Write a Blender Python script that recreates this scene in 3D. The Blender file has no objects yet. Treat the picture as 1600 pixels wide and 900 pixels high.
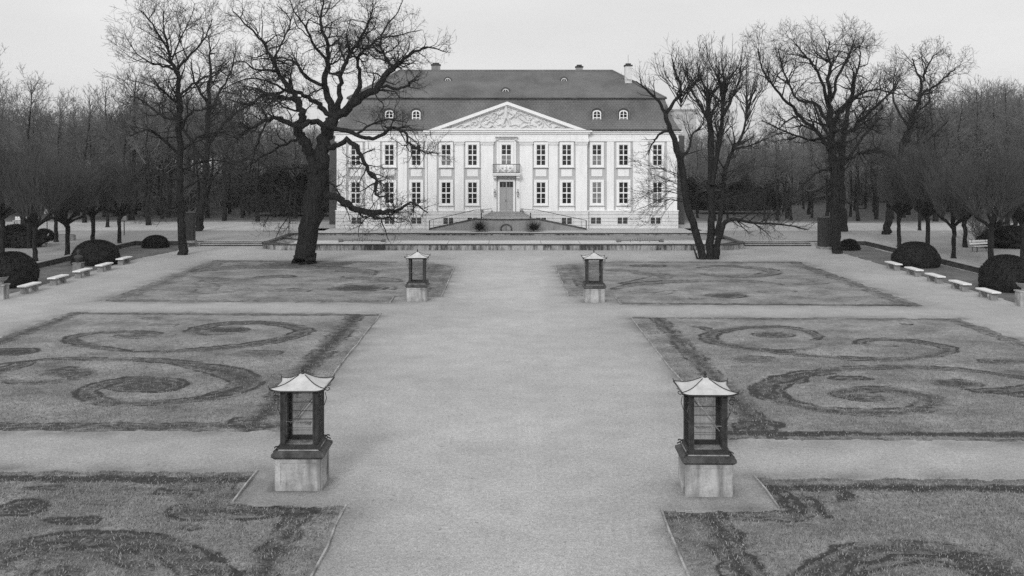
import bpy, math, random
import numpy as np
from mathutils import Vector, Matrix

R = math.radians
PI = math.pi
SC = bpy.context.scene
COL = SC.collection
rng = random.Random(7)

# ------------------------------------------------------------------ survey of the place
F = 1600.0; CX = 790.0; CY = 245.0; H = 7.9        # eye height 7.9 m, focal length in 1600-wide pixels
TZ = 0.36                                          # upper terrace level
FY = 108.0                                         # palace front

def G(px, py, z=0.0):
    Y = F * (H - z) / (py - CY)
    return ((px - CX) / F * Y, Y, z)
def fx(px, Y=FY): return (px - CX) / F * Y
def fz(py, Y=FY): return H - (py - CY) / F * Y

# ------------------------------------------------------------------ materials
def new_mat(name):
    m = bpy.data.materials.new(name); m.use_nodes = True
    nt = m.node_tree; b = nt.nodes['Principled BSDF']
    return m, nt, b

def mat(name, v, rough=0.8, var=0.15, scale=3.0, detail=6, bump=0.0, bscale=None, spec=0.3, metal=0.0,
        fine=0.0, fscale=40.0, streak=0.0, stretch=None):
    """grey procedural surface: broad tone noise + fine grain + optional bump"""
    m, nt, b = new_mat(name)
    N, L = nt.nodes, nt.links
    tc = N.new('ShaderNodeTexCoord')
    src = tc.outputs['Object']
    if stretch:
        mp = N.new('ShaderNodeMapping'); mp.inputs['Scale'].default_value = stretch
        L.new(src, mp.inputs['Vector']); src = mp.outputs['Vector']
    n1 = N.new('ShaderNodeTexNoise'); n1.inputs['Scale'].default_value = scale; n1.inputs['Detail'].default_value = detail
    L.new(src, n1.inputs['Vector'])
    cr = N.new('ShaderNodeMapRange'); cr.inputs['From Min'].default_value = 0.3; cr.inputs['From Max'].default_value = 0.7
    cr.inputs['To Min'].default_value = v * (1 - var); cr.inputs['To Max'].default_value = v * (1 + var)
    L.new(n1.outputs['Fac'], cr.inputs['Value'])
    out = cr.outputs['Result']
    if fine:
        n2 = N.new('ShaderNodeTexNoise'); n2.inputs['Scale'].default_value = fscale; n2.inputs['Detail'].default_value = 4
        L.new(src, n2.inputs['Vector'])
        c2 = N.new('ShaderNodeMapRange'); c2.inputs['From Min'].default_value = 0.3; c2.inputs['From Max'].default_value = 0.7
        c2.inputs['To Min'].default_value = 1 - fine; c2.inputs['To Max'].default_value = 1 + fine
        L.new(n2.outputs['Fac'], c2.inputs['Value'])
        mu = N.new('ShaderNodeMath'); mu.operation = 'MULTIPLY'
        L.new(out, mu.inputs[0]); L.new(c2.outputs['Result'], mu.inputs[1]); out = mu.outputs[0]
    if streak:
        mp = N.new('ShaderNodeMapping'); mp.inputs['Scale'].default_value = (2.5, 2.5, 0.25)
        L.new(tc.outputs['Object'], mp.inputs['Vector'])
        n3 = N.new('ShaderNodeTexNoise'); n3.inputs['Scale'].default_value = 1.6; n3.inputs['Detail'].default_value = 6
        L.new(mp.outputs['Vector'], n3.inputs['Vector'])
        c3 = N.new('ShaderNodeMapRange'); c3.inputs['From Min'].default_value = 0.48; c3.inputs['From Max'].default_value = 0.72
        c3.inputs['To Min'].default_value = 1.0; c3.inputs['To Max'].default_value = 1 - streak
        L.new(n3.outputs['Fac'], c3.inputs['Value'])
        mu = N.new('ShaderNodeMath'); mu.operation = 'MULTIPLY'
        L.new(out, mu.inputs[0]); L.new(c3.outputs['Result'], mu.inputs[1]); out = mu.outputs[0]
    cc = N.new('ShaderNodeCombineColor')
    for k in range(3): L.new(out, cc.inputs[k])
    L.new(cc.outputs[0], b.inputs['Base Color'])
    b.inputs['Roughness'].default_value = rough
    b.inputs['Specular IOR Level'].default_value = spec
    b.inputs['Metallic'].default_value = metal
    if bump:
        n4 = N.new('ShaderNodeTexNoise'); n4.inputs['Scale'].default_value = bscale or fscale; n4.inputs['Detail'].default_value = 5
        L.new(src, n4.inputs['Vector'])
        bp = N.new('ShaderNodeBump'); bp.inputs['Strength'].default_value = bump; bp.inputs['Distance'].default_value = 0.05
        L.new(n4.outputs['Fac'], bp.inputs['Height']); L.new(bp.outputs['Normal'], b.inputs['Normal'])
    return m

M = {}
M['white'] = mat('white_plaster', 0.90, 0.85, 0.03, 0.8, fine=0.02, fscale=9, streak=0.09)
M['white_trim'] = mat('white_paint', 0.90, 0.6, 0.03, 2.0)
M['field'] = mat('grey_plaster', 0.50, 0.85, 0.05, 0.8, fine=0.03, fscale=9)
M['plinth'] = mat('plinth_plaster', 0.72, 0.85, 0.06, 0.8, fine=0.04, fscale=9, streak=0.12)
M['relief'] = mat('relief_stone', 0.74, 0.8, 0.06, 1.2, fine=0.05, fscale=14)
M['glass_dark'] = mat('window_glass', 0.010, 0.08, 0.3, 0.6, spec=0.5)
M['glass_curtain'] = mat('curtained_glass', 0.20, 0.25, 0.35, 1.1, spec=0.5)
M['door'] = mat('grey_door_paint', 0.40, 0.5, 0.06, 3.0, streak=0.1)
M['iron'] = mat('black_iron', 0.022, 0.45, 0.3, 8.0, spec=0.5)
M['iron_old'] = mat('weathered_iron', 0.032, 0.6, 0.5, 6.0, spec=0.4, fine=0.3, fscale=30)
M['zinc'] = mat('zinc_roof', 0.60, 0.5, 0.10, 2.5, fine=0.07, fscale=14, spec=0.4, streak=0.16)
M['sandstone'] = mat('pale_sandstone', 0.38, 0.85, 0.32, 2.6, fine=0.16, fscale=22, streak=0.65, bump=0.15)
M['dark_stone'] = mat('blackened_stone', 0.075, 0.75, 0.55, 3.5, fine=0.25, fscale=26, bump=0.3)
M['bench_stone'] = mat('white_bench_stone', 0.80, 0.6, 0.06, 4.0)
M['bench_leg'] = mat('grey_bench_stone', 0.24, 0.85, 0.3, 6.0, fine=0.15)
M['bench_wood'] = mat('white_bench_wood', 0.72, 0.6, 0.06, 4.0)
M['bark'] = mat('tree_bark', 0.020, 0.9, 0.5, 2.2, fine=0.4, fscale=9, bump=0.9, bscale=6, spec=0.15, stretch=(3.2, 3.2, 0.8))
M['bark_light'] = mat('worn_bark', 0.06, 0.9, 0.4, 2.2, fine=0.4, fscale=9, bump=0.8, bscale=6, spec=0.15, stretch=(3.2, 3.2, 0.7))
M['twig'] = mat('twigs', 0.040, 0.9, 0.3, 1.5, spec=0.15)
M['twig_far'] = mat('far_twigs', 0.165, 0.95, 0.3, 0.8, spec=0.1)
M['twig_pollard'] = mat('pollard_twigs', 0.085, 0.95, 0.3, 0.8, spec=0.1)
M['yew'] = mat('yew_needles', 0.016, 0.8, 0.5, 3.0, spec=0.2)
M['shrub'] = mat('shrub_leaves', 0.024, 0.8, 0.5, 2.0, spec=0.2)
M['dark_wood'] = mat('dark_boards', 0.035, 0.7, 0.3, 3.0, streak=0.3)
M['edging'] = mat('edging_strip', 0.34, 0.7, 0.5, 1.5, fine=0.3, fscale=18)
M['wall_stone'] = mat('retaining_stone', 0.055, 0.9, 0.5, 1.5, fine=0.3, fscale=12)
M['cap_stone'] = mat('kerb_stone', 0.36, 0.85, 0.18, 1.2, fine=0.12)
M['step_stone'] = mat('step_stone', 0.48, 0.85, 0.15, 1.5, fine=0.1)
M['ramp_wall'] = mat('ramp_render', 0.29, 0.9, 0.16, 1.0, fine=0.1, streak=0.25)
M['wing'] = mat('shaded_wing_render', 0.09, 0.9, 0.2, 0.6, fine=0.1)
M['block'] = mat('far_block_render', 0.5, 0.9, 0.08, 0.3)
M['concrete'] = mat('basin_concrete', 0.58, 0.85, 0.12, 0.5, fine=0.08, fscale=6)
M['basin_wet'] = mat('basin_dark_floor', 0.25, 0.7, 0.2, 0.4, fine=0.1, fscale=5)
M['pipe'] = mat('fountain_pipe', 0.16, 0.5, 0.3, 4.0)

# basin front wall: pale stone with dark stains creeping up from the ground
def basin_wall_mat():
    m, nt, b = new_mat('stained_basin_wall'); N, L = nt.nodes, nt.links
    tc = N.new('ShaderNodeTexCoord')
    mp = N.new('ShaderNodeMapping'); mp.inputs['Scale'].default_value = (2.2, 2.2, 0.45); L.new(tc.outputs['Object'], mp.inputs['Vector'])
    n = N.new('ShaderNodeTexNoise'); n.inputs['Scale'].default_value = 1.6; n.inputs['Detail'].default_value = 7; n.inputs['Roughness'].default_value = 0.65
    L.new(mp.outputs['Vector'], n.inputs['Vector'])
    n0 = N.new('ShaderNodeTexNoise'); n0.inputs['Scale'].default_value = 0.22; n0.inputs['Detail'].default_value = 3
    L.new(tc.outputs['Object'], n0.inputs['Vector'])
    ad = N.new('ShaderNodeMath'); ad.operation = 'ADD'; L.new(n.outputs['Fac'], ad.inputs[0]); L.new(n0.outputs['Fac'], ad.inputs[1])
    mr = N.new('ShaderNodeMapRange'); mr.inputs['From Min'].default_value = 0.88; mr.inputs['From Max'].default_value = 1.12
    mr.inputs['To Min'].default_value = 0.42; mr.inputs['To Max'].default_value = 0.05
    L.new(ad.outputs[0], mr.inputs['Value'])
    cc = N.new('ShaderNodeCombineColor')
    for k in range(3): L.new(mr.outputs['Result'], cc.inputs[k])
    L.new(cc.outputs[0], b.inputs['Base Color']); b.inputs['Roughness'].default_value = 0.85
    return m
M['basin_wall'] = basin_wall_mat()

# roof tiles: rows of small plain tiles
def tile_mat():
    m, nt, b = new_mat('roof_tiles'); N, L = nt.nodes, nt.links
    tc = N.new('ShaderNodeTexCoord')
    sx = N.new('ShaderNodeSeparateXYZ'); L.new(tc.outputs['Object'], sx.inputs[0])
    ad = N.new('ShaderNodeMath'); ad.operation = 'ADD'; L.new(sx.outputs['Z'], ad.inputs[0]); L.new(sx.outputs['Y'], ad.inputs[1])
    cb = N.new('ShaderNodeCombineXYZ'); L.new(sx.outputs['X'], cb.inputs['X']); L.new(ad.outputs[0], cb.inputs['Y'])
    br = N.new('ShaderNodeTexBrick'); br.inputs['Scale'].default_value = 1.0
    br.inputs['Brick Width'].default_value = 0.34; br.inputs['Row Height'].default_value = 0.30; br.inputs['Mortar Size'].default_value = 0.03
    br.inputs['Color1'].default_value = (0.15, 0.15, 0.15, 1); br.inputs['Color2'].default_value = (0.18, 0.18, 0.18, 1); br.inputs['Mortar'].default_value = (0.115, 0.115, 0.115, 1)
    L.new(cb.outputs[0], br.inputs['Vector'])
    n = N.new('ShaderNodeTexNoise'); n.inputs['Scale'].default_value = 0.35; n.inputs['Detail'].default_value = 8; L.new(tc.outputs['Object'], n.inputs['Vector'])
    mr = N.new('ShaderNodeMapRange'); mr.inputs['From Min'].default_value = 0.3; mr.inputs['From Max'].default_value = 0.7
    mr.inputs['To Min'].default_value = 0.72; mr.inputs['To Max'].default_value = 1.25; L.new(n.outputs['Fac'], mr.inputs['Value'])
    vm = N.new('ShaderNodeVectorMath'); vm.operation = 'SCALE'; L.new(br.outputs['Color'], vm.inputs[0]); L.new(mr.outputs['Result'], vm.inputs['Scale'])
    L.new(vm.outputs[0], b.inputs['Base Color']); b.inputs['Roughness'].default_value = 0.75; b.inputs['Specular IOR Level'].default_value = 0.3
    bp = N.new('ShaderNodeBump'); bp.inputs['Strength'].default_value = 0.5; bp.inputs['Distance'].default_value = 0.03
    L.new(br.outputs['Fac'], bp.inputs['Height']); bp.invert = True; L.new(bp.outputs['Normal'], b.inputs['Normal'])
    return m
M['tiles'] = tile_mat()

# gravel: several octaves of grain so it stays sandy near and far
def gravel_mat(name, v, litter=False):
    m, nt, b = new_mat(name); N, L = nt.nodes, nt.links
    tc = N.new('ShaderNodeTexCoord')
    def noise(s, d, r=0.5):
        n = N.new('ShaderNodeTexNoise'); n.inputs['Scale'].default_value = s; n.inputs['Detail'].default_value = d; n.inputs['Roughness'].default_value = r
        L.new(tc.outputs['Object'], n.inputs['Vector']); return n.outputs['Fac']
    def rng_(src, a, b_, c, d):
        r = N.new('ShaderNodeMapRange'); r.inputs['From Min'].default_value = a; r.inputs['From Max'].default_value = b_
        r.inputs['To Min'].default_value = c; r.inputs['To Max'].default_value = d; L.new(src, r.inputs['Value']); return r.outputs['Result']
    def mul(a, c):
        x = N.new('ShaderNodeMath'); x.operation = 'MULTIPLY'; L.new(a, x.inputs[0]); L.new(c, x.inputs[1]); return x.outputs[0]
    o = rng_(noise(0.16, 5), 0.3, 0.7, v * 0.90, v * 1.10)
    o = mul(o, rng_(noise(1.1, 6, 0.6), 0.3, 0.7, 0.92, 1.08))
    o = mul(o, rng_(noise(9, 5, 0.7), 0.3, 0.7, 0.76, 1.24))
    o = mul(o, rng_(noise(30, 3, 0.7), 0.3, 0.7, 0.50, 1.50)); o = mul(o, rng_(noise(5.5, 2, 0.5), 0.24, 0.33, 0.62, 1.0)); o = mul(o, rng_(noise(0.7, 7, 0.75), 0.3, 0.7, 0.93, 1.07))
    if not litter and name == 'gravel':
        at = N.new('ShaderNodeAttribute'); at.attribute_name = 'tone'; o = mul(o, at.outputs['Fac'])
    if litter:                                     # leaf litter takes over under the wood behind the palace
        s = N.new('ShaderNodeSeparateXYZ'); L.new(tc.outputs['Object'], s.inputs[0])
        w = N.new('ShaderNodeMath'); w.operation = 'MULTIPLY_ADD'; w.inputs[1].default_value = 14.0; L.new(noise(0.09, 6, 0.6), w.inputs[0]); L.new(s.outputs['Y'], w.inputs[2])
        f = rng_(w.outputs[0], 124.0, 129.0, 0.0, 1.0)
        lit = rng_(noise(1.7, 7, 0.7), 0.3, 0.72, 0.055, 0.19)
        mx = N.new('ShaderNodeMix'); mx.data_type = 'FLOAT'; L.new(f, mx.inputs[0]); L.new(o, mx.inputs[2]); L.new(lit, mx.inputs[3]); o = mx.outputs[0]
    cc = N.new('ShaderNodeCombineColor')
    for k in range(3): L.new(o, cc.inputs[k])
    L.new(cc.outputs[0], b.inputs['Base Color']); b.inputs['Roughness'].default_value = 0.92; b.inputs['Specular IOR Level'].default_value = 0.2
    bp = N.new('ShaderNodeBump'); bp.inputs['Strength'].default_value = 0.25; bp.inputs['Distance'].default_value = 0.02
    L.new(noise(30, 4, 0.7), bp.inputs['Height']); L.new(bp.outputs['Normal'], b.inputs['Normal'])
    return m
M['gravel'] = gravel_mat('gravel', 0.42)
M['gravel_up'] = gravel_mat('terrace_gravel', 0.33, litter=True)
M['gravel_lite'] = gravel_mat('pale_gravel', 0.48)

def lawn_mat(name, lo, hi, soil_lo, soil_hi):
    m, nt, b = new_mat(name); N, L = nt.nodes, nt.links
    tc = N.new('ShaderNodeTexCoord')
    def noise(s, d, r=0.55, st=None):
        v = tc.outputs['Object']
        if st:
            mp = N.new('ShaderNodeMapping'); mp.inputs['Scale'].default_value = st; L.new(v, mp.inputs['Vector']); v = mp.outputs['Vector']
        n = N.new('ShaderNodeTexNoise'); n.inputs['Scale'].default_value = s; n.inputs['Detail'].default_value = d; n.inputs['Roughness'].default_value = r
        L.new(v, n.inputs['Vector']); return n.outputs['Fac']
    def rr(src, a, b_, c, d):
        r = N.new('ShaderNodeMapRange'); r.inputs['From Min'].default_value = a; r.inputs['From Max'].default_value = b_
        r.inputs['To Min'].default_value = c; r.inputs['To Max'].default_value = d; L.new(src, r.inputs['Value']); return r.outputs['Result']
    def mul(a, c):
        x = N.new('ShaderNodeMath'); x.operation = 'MULTIPLY'; L.new(a, x.inputs[0]); L.new(c, x.inputs[1]); return x.outputs[0]
    def add(a, c):
        x = N.new('ShaderNodeMath'); x.operation = 'ADD'; L.new(a, x.inputs[0]); L.new(c, x.inputs[1]); return x.outputs[0]
    grass = rr(noise(0.45, 8, 0.65), 0.3, 0.7, lo, hi)
    grass = mul(grass, rr(noise(4.5, 6, 0.7), 0.3, 0.7, 0.70, 1.30))
    grass = mul(grass, rr(noise(22, 4, 0.75), 0.3, 0.7, 0.60, 1.40))
    soil = rr(noise(5, 7, 0.75), 0.3, 0.72, soil_lo, soil_hi)
    at = N.new('ShaderNodeAttribute'); at.attribute_name = 'soil'
    f = add(at.outputs['Fac'], rr(noise(2.6, 7, 0.7), 0.25, 0.75, -0.32, 0.32))
    f = add(f, rr(noise(16, 3, 0.7), 0.25, 0.75, -0.25, 0.25))
    f = rr(f, 0.25, 0.75, 0.0, 1.0)
    mx = N.new('ShaderNodeMix'); mx.data_type = 'FLOAT'; L.new(f, mx.inputs[0]); L.new(grass, mx.inputs[2]); L.new(soil, mx.inputs[3])
    cc = N.new('ShaderNodeCombineColor')
    for k in range(3): L.new(mx.outputs[0], cc.inputs[k])
    L.new(cc.outputs[0], b.inputs['Base Color']); b.inputs['Roughness'].default_value = 0.95; b.inputs['Specular IOR Level'].default_value = 0.1
    bp = N.new('ShaderNodeBump'); bp.inputs['Strength'].default_value = 0.6; bp.inputs['Distance'].default_value = 0.06
    L.new(noise(14, 6, 0.75), bp.inputs['Height']); L.new(bp.outputs['Normal'], b.inputs['Normal'])
    return m
M['lawn'] = lawn_mat('winter_lawn', 0.14, 0.38, 0.03, 0.10)
M['verge'] = lawn_mat('dull_verge', 0.11, 0.21, 0.05, 0.12)

def island_mat(name, lo, hi):
    m, nt, b = new_mat(name); N, L = nt.nodes, nt.links
    g = N.new('ShaderNodeNewGeometry')
    r = N.new('ShaderNodeMapRange'); r.inputs['To Min'].default_value = lo; r.inputs['To Max'].default_value = hi
    L.new(g.outputs['Random Per Island'], r.inputs['Value'])
    cc = N.new('ShaderNodeCombineColor')
    for k in range(3): L.new(r.outputs['Result'], cc.inputs[k])
    L.new(cc.outputs[0], b.inputs['Base Color']); b.inputs['Roughness'].default_value = 0.9; b.inputs['Specular IOR Level'].default_value = 0.15
    return m
M['grass'] = island_mat('grass_blades', 0.14, 0.36)
M['leaf'] = island_mat('dry_leaves', 0.05, 0.36)

# ------------------------------------------------------------------ object helpers
def tag(o, label=None, cat=None, group=None, kind=None):
    if label: o['label'] = label
    if cat: o['category'] = cat
    if group: o['group'] = group
    if kind: o['kind'] = kind
    return o

def empty(name, loc, label=None, cat=None, group=None, rz=0.0):
    o = bpy.data.objects.new(name, None); COL.objects.link(o)
    o.location = loc; o.rotation_euler = (0, 0, rz); o.empty_display_size = 0.3
    return tag(o, label, cat, group)

def np_mesh(name, V, Q, smooth=False, T=None):
    """V (n,3); Q (m,4) quads; T (k,3) tris"""
    me = bpy.data.meshes.new(name)
    V = np.asarray(V, dtype=np.float32)
    me.vertices.add(len(V)); me.vertices.foreach_set('co', V.ravel())
    nq = 0 if Q is None else len(Q); ntr = 0 if T is None else len(T)
    loops = np.concatenate([np.asarray(Q, dtype=np.int32).ravel() if nq else np.zeros(0, np.int32),
                            np.asarray(T, dtype=np.int32).ravel() if ntr else np.zeros(0, np.int32)])
    me.loops.add(len(loops)); me.loops.foreach_set('vertex_index', loops)
    me.polygons.add(nq + ntr)
    st = np.concatenate([np.arange(nq) * 4, nq * 4 + np.arange(ntr) * 3]).astype(np.int32)
    me.polygons.foreach_set('loop_start', st)
    if smooth: me.polygons.foreach_set('use_smooth', np.ones(nq + ntr, dtype=bool))
    me.update(calc_edges=True); me.validate()
    return me

def link(name, me, m, parent=None, loc=(0, 0, 0)):
    o = bpy.data.objects.new(name, me); COL.objects.link(o)
    if m is not None and len(me.materials) == 0: me.materials.append(m)
    o.location = loc
    if parent is not None: o.parent = parent
    return o

def copy_tree(o, parent=None):
    c = o.copy(); COL.objects.link(c)
    if parent is not None: c.parent = parent
    for ch in list(o.children): copy_tree(ch, c)
    return c

class MB:
    def __init__(s, org=(0, 0, 0)):
        s.v = []; s.f = []; s.o = org
    def add(s, vs, fs):
        b = len(s.v)
        s.v += [(x - s.o[0], y - s.o[1], z - s.o[2]) for x, y, z in vs]
        s.f += [tuple(b + i for i in f) for f in fs]
    def box(s, x0, x1, y0, y1, z0, z1):
        s.add([(x0, y0, z0), (x1, y0, z0), (x1, y1, z0), (x0, y1, z0), (x0, y0, z1), (x1, y0, z1), (x1, y1, z1), (x0, y1, z1)],
              [(0, 3, 2, 1), (4, 5, 6, 7), (0, 1, 5, 4), (1, 2, 6, 5), (2, 3, 7, 6), (3, 0, 4, 7)])
        return s
    def taper(s, cx, cy, z0, z1, a0, a1, b0=None, b1=None):
        b0 = a0 if b0 is None else b0; b1 = a1 if b1 is None else b1
        s.add([(cx - a0, cy - b0, z0), (cx + a0, cy - b0, z0), (cx + a0, cy + b0, z0), (cx - a0, cy + b0, z0),
               (cx - a1, cy - b1, z1), (cx + a1, cy - b1, z1), (cx + a1, cy + b1, z1), (cx - a1, cy + b1, z1)],
              [(0, 3, 2, 1), (4, 5, 6, 7), (0, 1, 5, 4), (1, 2, 6, 5), (2, 3, 7, 6), (3, 0, 4, 7)])
        return s
    def prism(s, poly, y0, y1):
        """poly of (x, z), counter-clockwise seen from -y, extruded along y"""
        n = len(poly)
        s.add([(x, y0, z) for x, z in poly] + [(x, y1, z) for x, z in poly],
              [tuple(range(n)), tuple(range(2 * n - 1, n - 1, -1))] + [(i, i + n, (i + 1) % n + n, (i + 1) % n) for i in range(n)])
        return s
    def ring(s, outer, inner, y0, y1):
        """frame between two (x,z) loops of equal count, extruded along y"""
        n = len(outer)
        vs = [(x, y0, z) for x, z in outer] + [(x, y0, z) for x, z in inner] + [(x, y1, z) for x, z in outer] + [(x, y1, z) for x, z in inner]
        fs = []
        for i in range(n):
            j = (i + 1) % n
            fs += [(i, j, n + j, n + i), (2 * n + j, 2 * n + i, 3 * n + i, 3 * n + j), (i, 2 * n + i, 2 * n + j, j), (n + i, n + j, 3 * n + j, 3 * n + i)]
        s.add(vs, fs); return s
    def tube(s, pts, r, n=6, cap=True):
        pts = [Vector(p) for p in pts]; rs = r if isinstance(r, (list, tuple)) else [r] * len(pts)
        ref = None; vs = []
        for i, p in enumerate(pts):
            t = (pts[min(i + 1, len(pts) - 1)] - pts[max(i - 1, 0)]).normalized()
            if ref is None: ref = t.orthogonal().normalized()
            ref = (ref - t * ref.dot(t)).normalized(); bn = t.cross(ref)
            for k in range(n):
                a = 2 * PI * k / n
                vs.append(tuple(p + (ref * math.cos(a) + bn * math.sin(a)) * rs[i]))
        fs = [(i * n + k, i * n + (k + 1) % n, (i + 1) * n + (k + 1) % n, (i + 1) * n + k) for i in range(len(pts) - 1) for k in range(n)]
        if cap: fs += [tuple(range(n - 1, -1, -1)), tuple((len(pts) - 1) * n + k for k in range(n))]
        s.add(vs, fs); return s
    def lathe(s, prof, c, n=16):
        vs = [(c[0] + r * math.cos(2 * PI * k / n), c[1] + r * math.sin(2 * PI * k / n), c[2] + z) for r, z in prof for k in range(n)]
        m = len(prof)
        fs = [(i * n + k, i * n + (k + 1) % n, (i + 1) * n + (k + 1) % n, (i + 1) * n + k) for i in range(m - 1) for k in range(n)]
        fs += [tuple(range(n - 1, -1, -1)), tuple((m - 1) * n + k for k in range(n))]
        s.add(vs, fs); return s
    def build(s, name, m, parent=None, smooth=False, bevel=0.0, loc=(0, 0, 0)):
        me = bpy.data.meshes.new(name); me.from_pydata(s.v, [], s.f); me.update()
        if smooth: me.polygons.foreach_set('use_smooth', np.ones(len(me.polygons), dtype=bool))
        o = link(name, me, m, parent, loc)
        if bevel:
            bv = o.modifiers.new('bevel', 'BEVEL'); bv.width = bevel; bv.segments = 2; bv.limit_method = 'ANGLE'
        return o

# numpy value noise
def vnoise(x, y, seed=0):
    xi = np.floor(x).astype(np.int64); yi = np.floor(y).astype(np.int64); xf = x - xi; yf = y - yi
    def h(a, b):
        n = (a * 374761393 + b * 668265263 + seed * 1442695041) & 0x7fffffff
        n = ((n ^ (n >> 13)) * 1274126177) & 0x7fffffff
        return ((n ^ (n >> 16)) & 0xffff) / 65535.0
    u = xf * xf * (3 - 2 * xf); v = yf * yf * (3 - 2 * yf)
    return (h(xi, yi) * (1 - u) + h(xi + 1, yi) * u) * (1 - v) + (h(xi, yi + 1) * (1 - u) + h(xi + 1, yi + 1) * u) * v
def fbm(x, y, seed=0, o=4):
    s = 0; a = 0.5
    for i in range(o):
        s = s + a * vnoise(x * 2 ** i, y * 2 ** i, seed + i); a *= 0.5
    return s

def catmull(P, k=6):
    P = [np.array(p, float) for p in P]
    if len(P) < 3: return np.array(P)
    Q = [2 * P[0] - P[1]] + P + [2 * P[-1] - P[-2]]
    out = []
    for i in range(1, len(Q) - 2):
        for t in np.linspace(0, 1, k, endpoint=False):
            a, b, c, d = Q[i - 1], Q[i], Q[i + 1], Q[i + 2]
            out.append(0.5 * ((2 * b) + (-a + c) * t + (2 * a - 5 * b + 4 * c - d) * t * t + (-a + 3 * b - 3 * c + d) * t ** 3))
    out.append(P[-1]); return np.array(out)

def seg_dist(X, Y, line, W=None):
    """distance of points to a polyline; with W returns min(d - w(t))"""
    best = np.full(X.shape, 1e9)
    for i in range(len(line) - 1):
        ax, ay = line[i][:2]; bx, by = line[i + 1][:2]
        dx, dy = bx - ax, by - ay; l2 = dx * dx + dy * dy + 1e-12
        t = np.clip(((X - ax) * dx + (Y - ay) * dy) / l2, 0, 1)
        d = np.hypot(X - ax - t * dx, Y - ay - t * dy)
        if W is not None: d = d - (W[i] * (1 - t) + W[i + 1] * t)
        best = np.minimum(best, d)
    return best

# ------------------------------------------------------------------ ground and levels
def quads(name, rects, z, m):
    vs, fs = [], []
    for x0, x1, y0, y1 in rects:
        b = len(vs); vs += [(x0, y0, z), (x1, y0, z), (x1, y1, z), (x0, y1, z)]; fs.append((b, b + 1, b + 2, b + 3))
    me = bpy.data.meshes.new(name); me.from_pydata(vs, [], fs); me.update()
    o = link(name, me, m); o['kind'] = 'structure'; return o

BX0, BX1, BY0, BY1 = -21.0, 20.6, 86.6, 99.6       # basin outline
quads('terrace', [(-320, -33.2, 40, 91.5), (32.2, 320, 40, 91.5), (-320, BX0, 91.5, BY1), (BX1, 320, 91.5, BY1), (-320, 320, BY1, 420)], TZ, M['gravel_up'])
quads('avenue', [(-120, -18.5, 104.5, 118.5), (18.8, 120, 104.5, 116.5)], TZ + 0.005, M['gravel_lite'])
quads('forecourt', [(-20.5, 20.1, BY1 + 0.3, 108.0)], TZ + 0.005, M['gravel_lite'])

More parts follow.
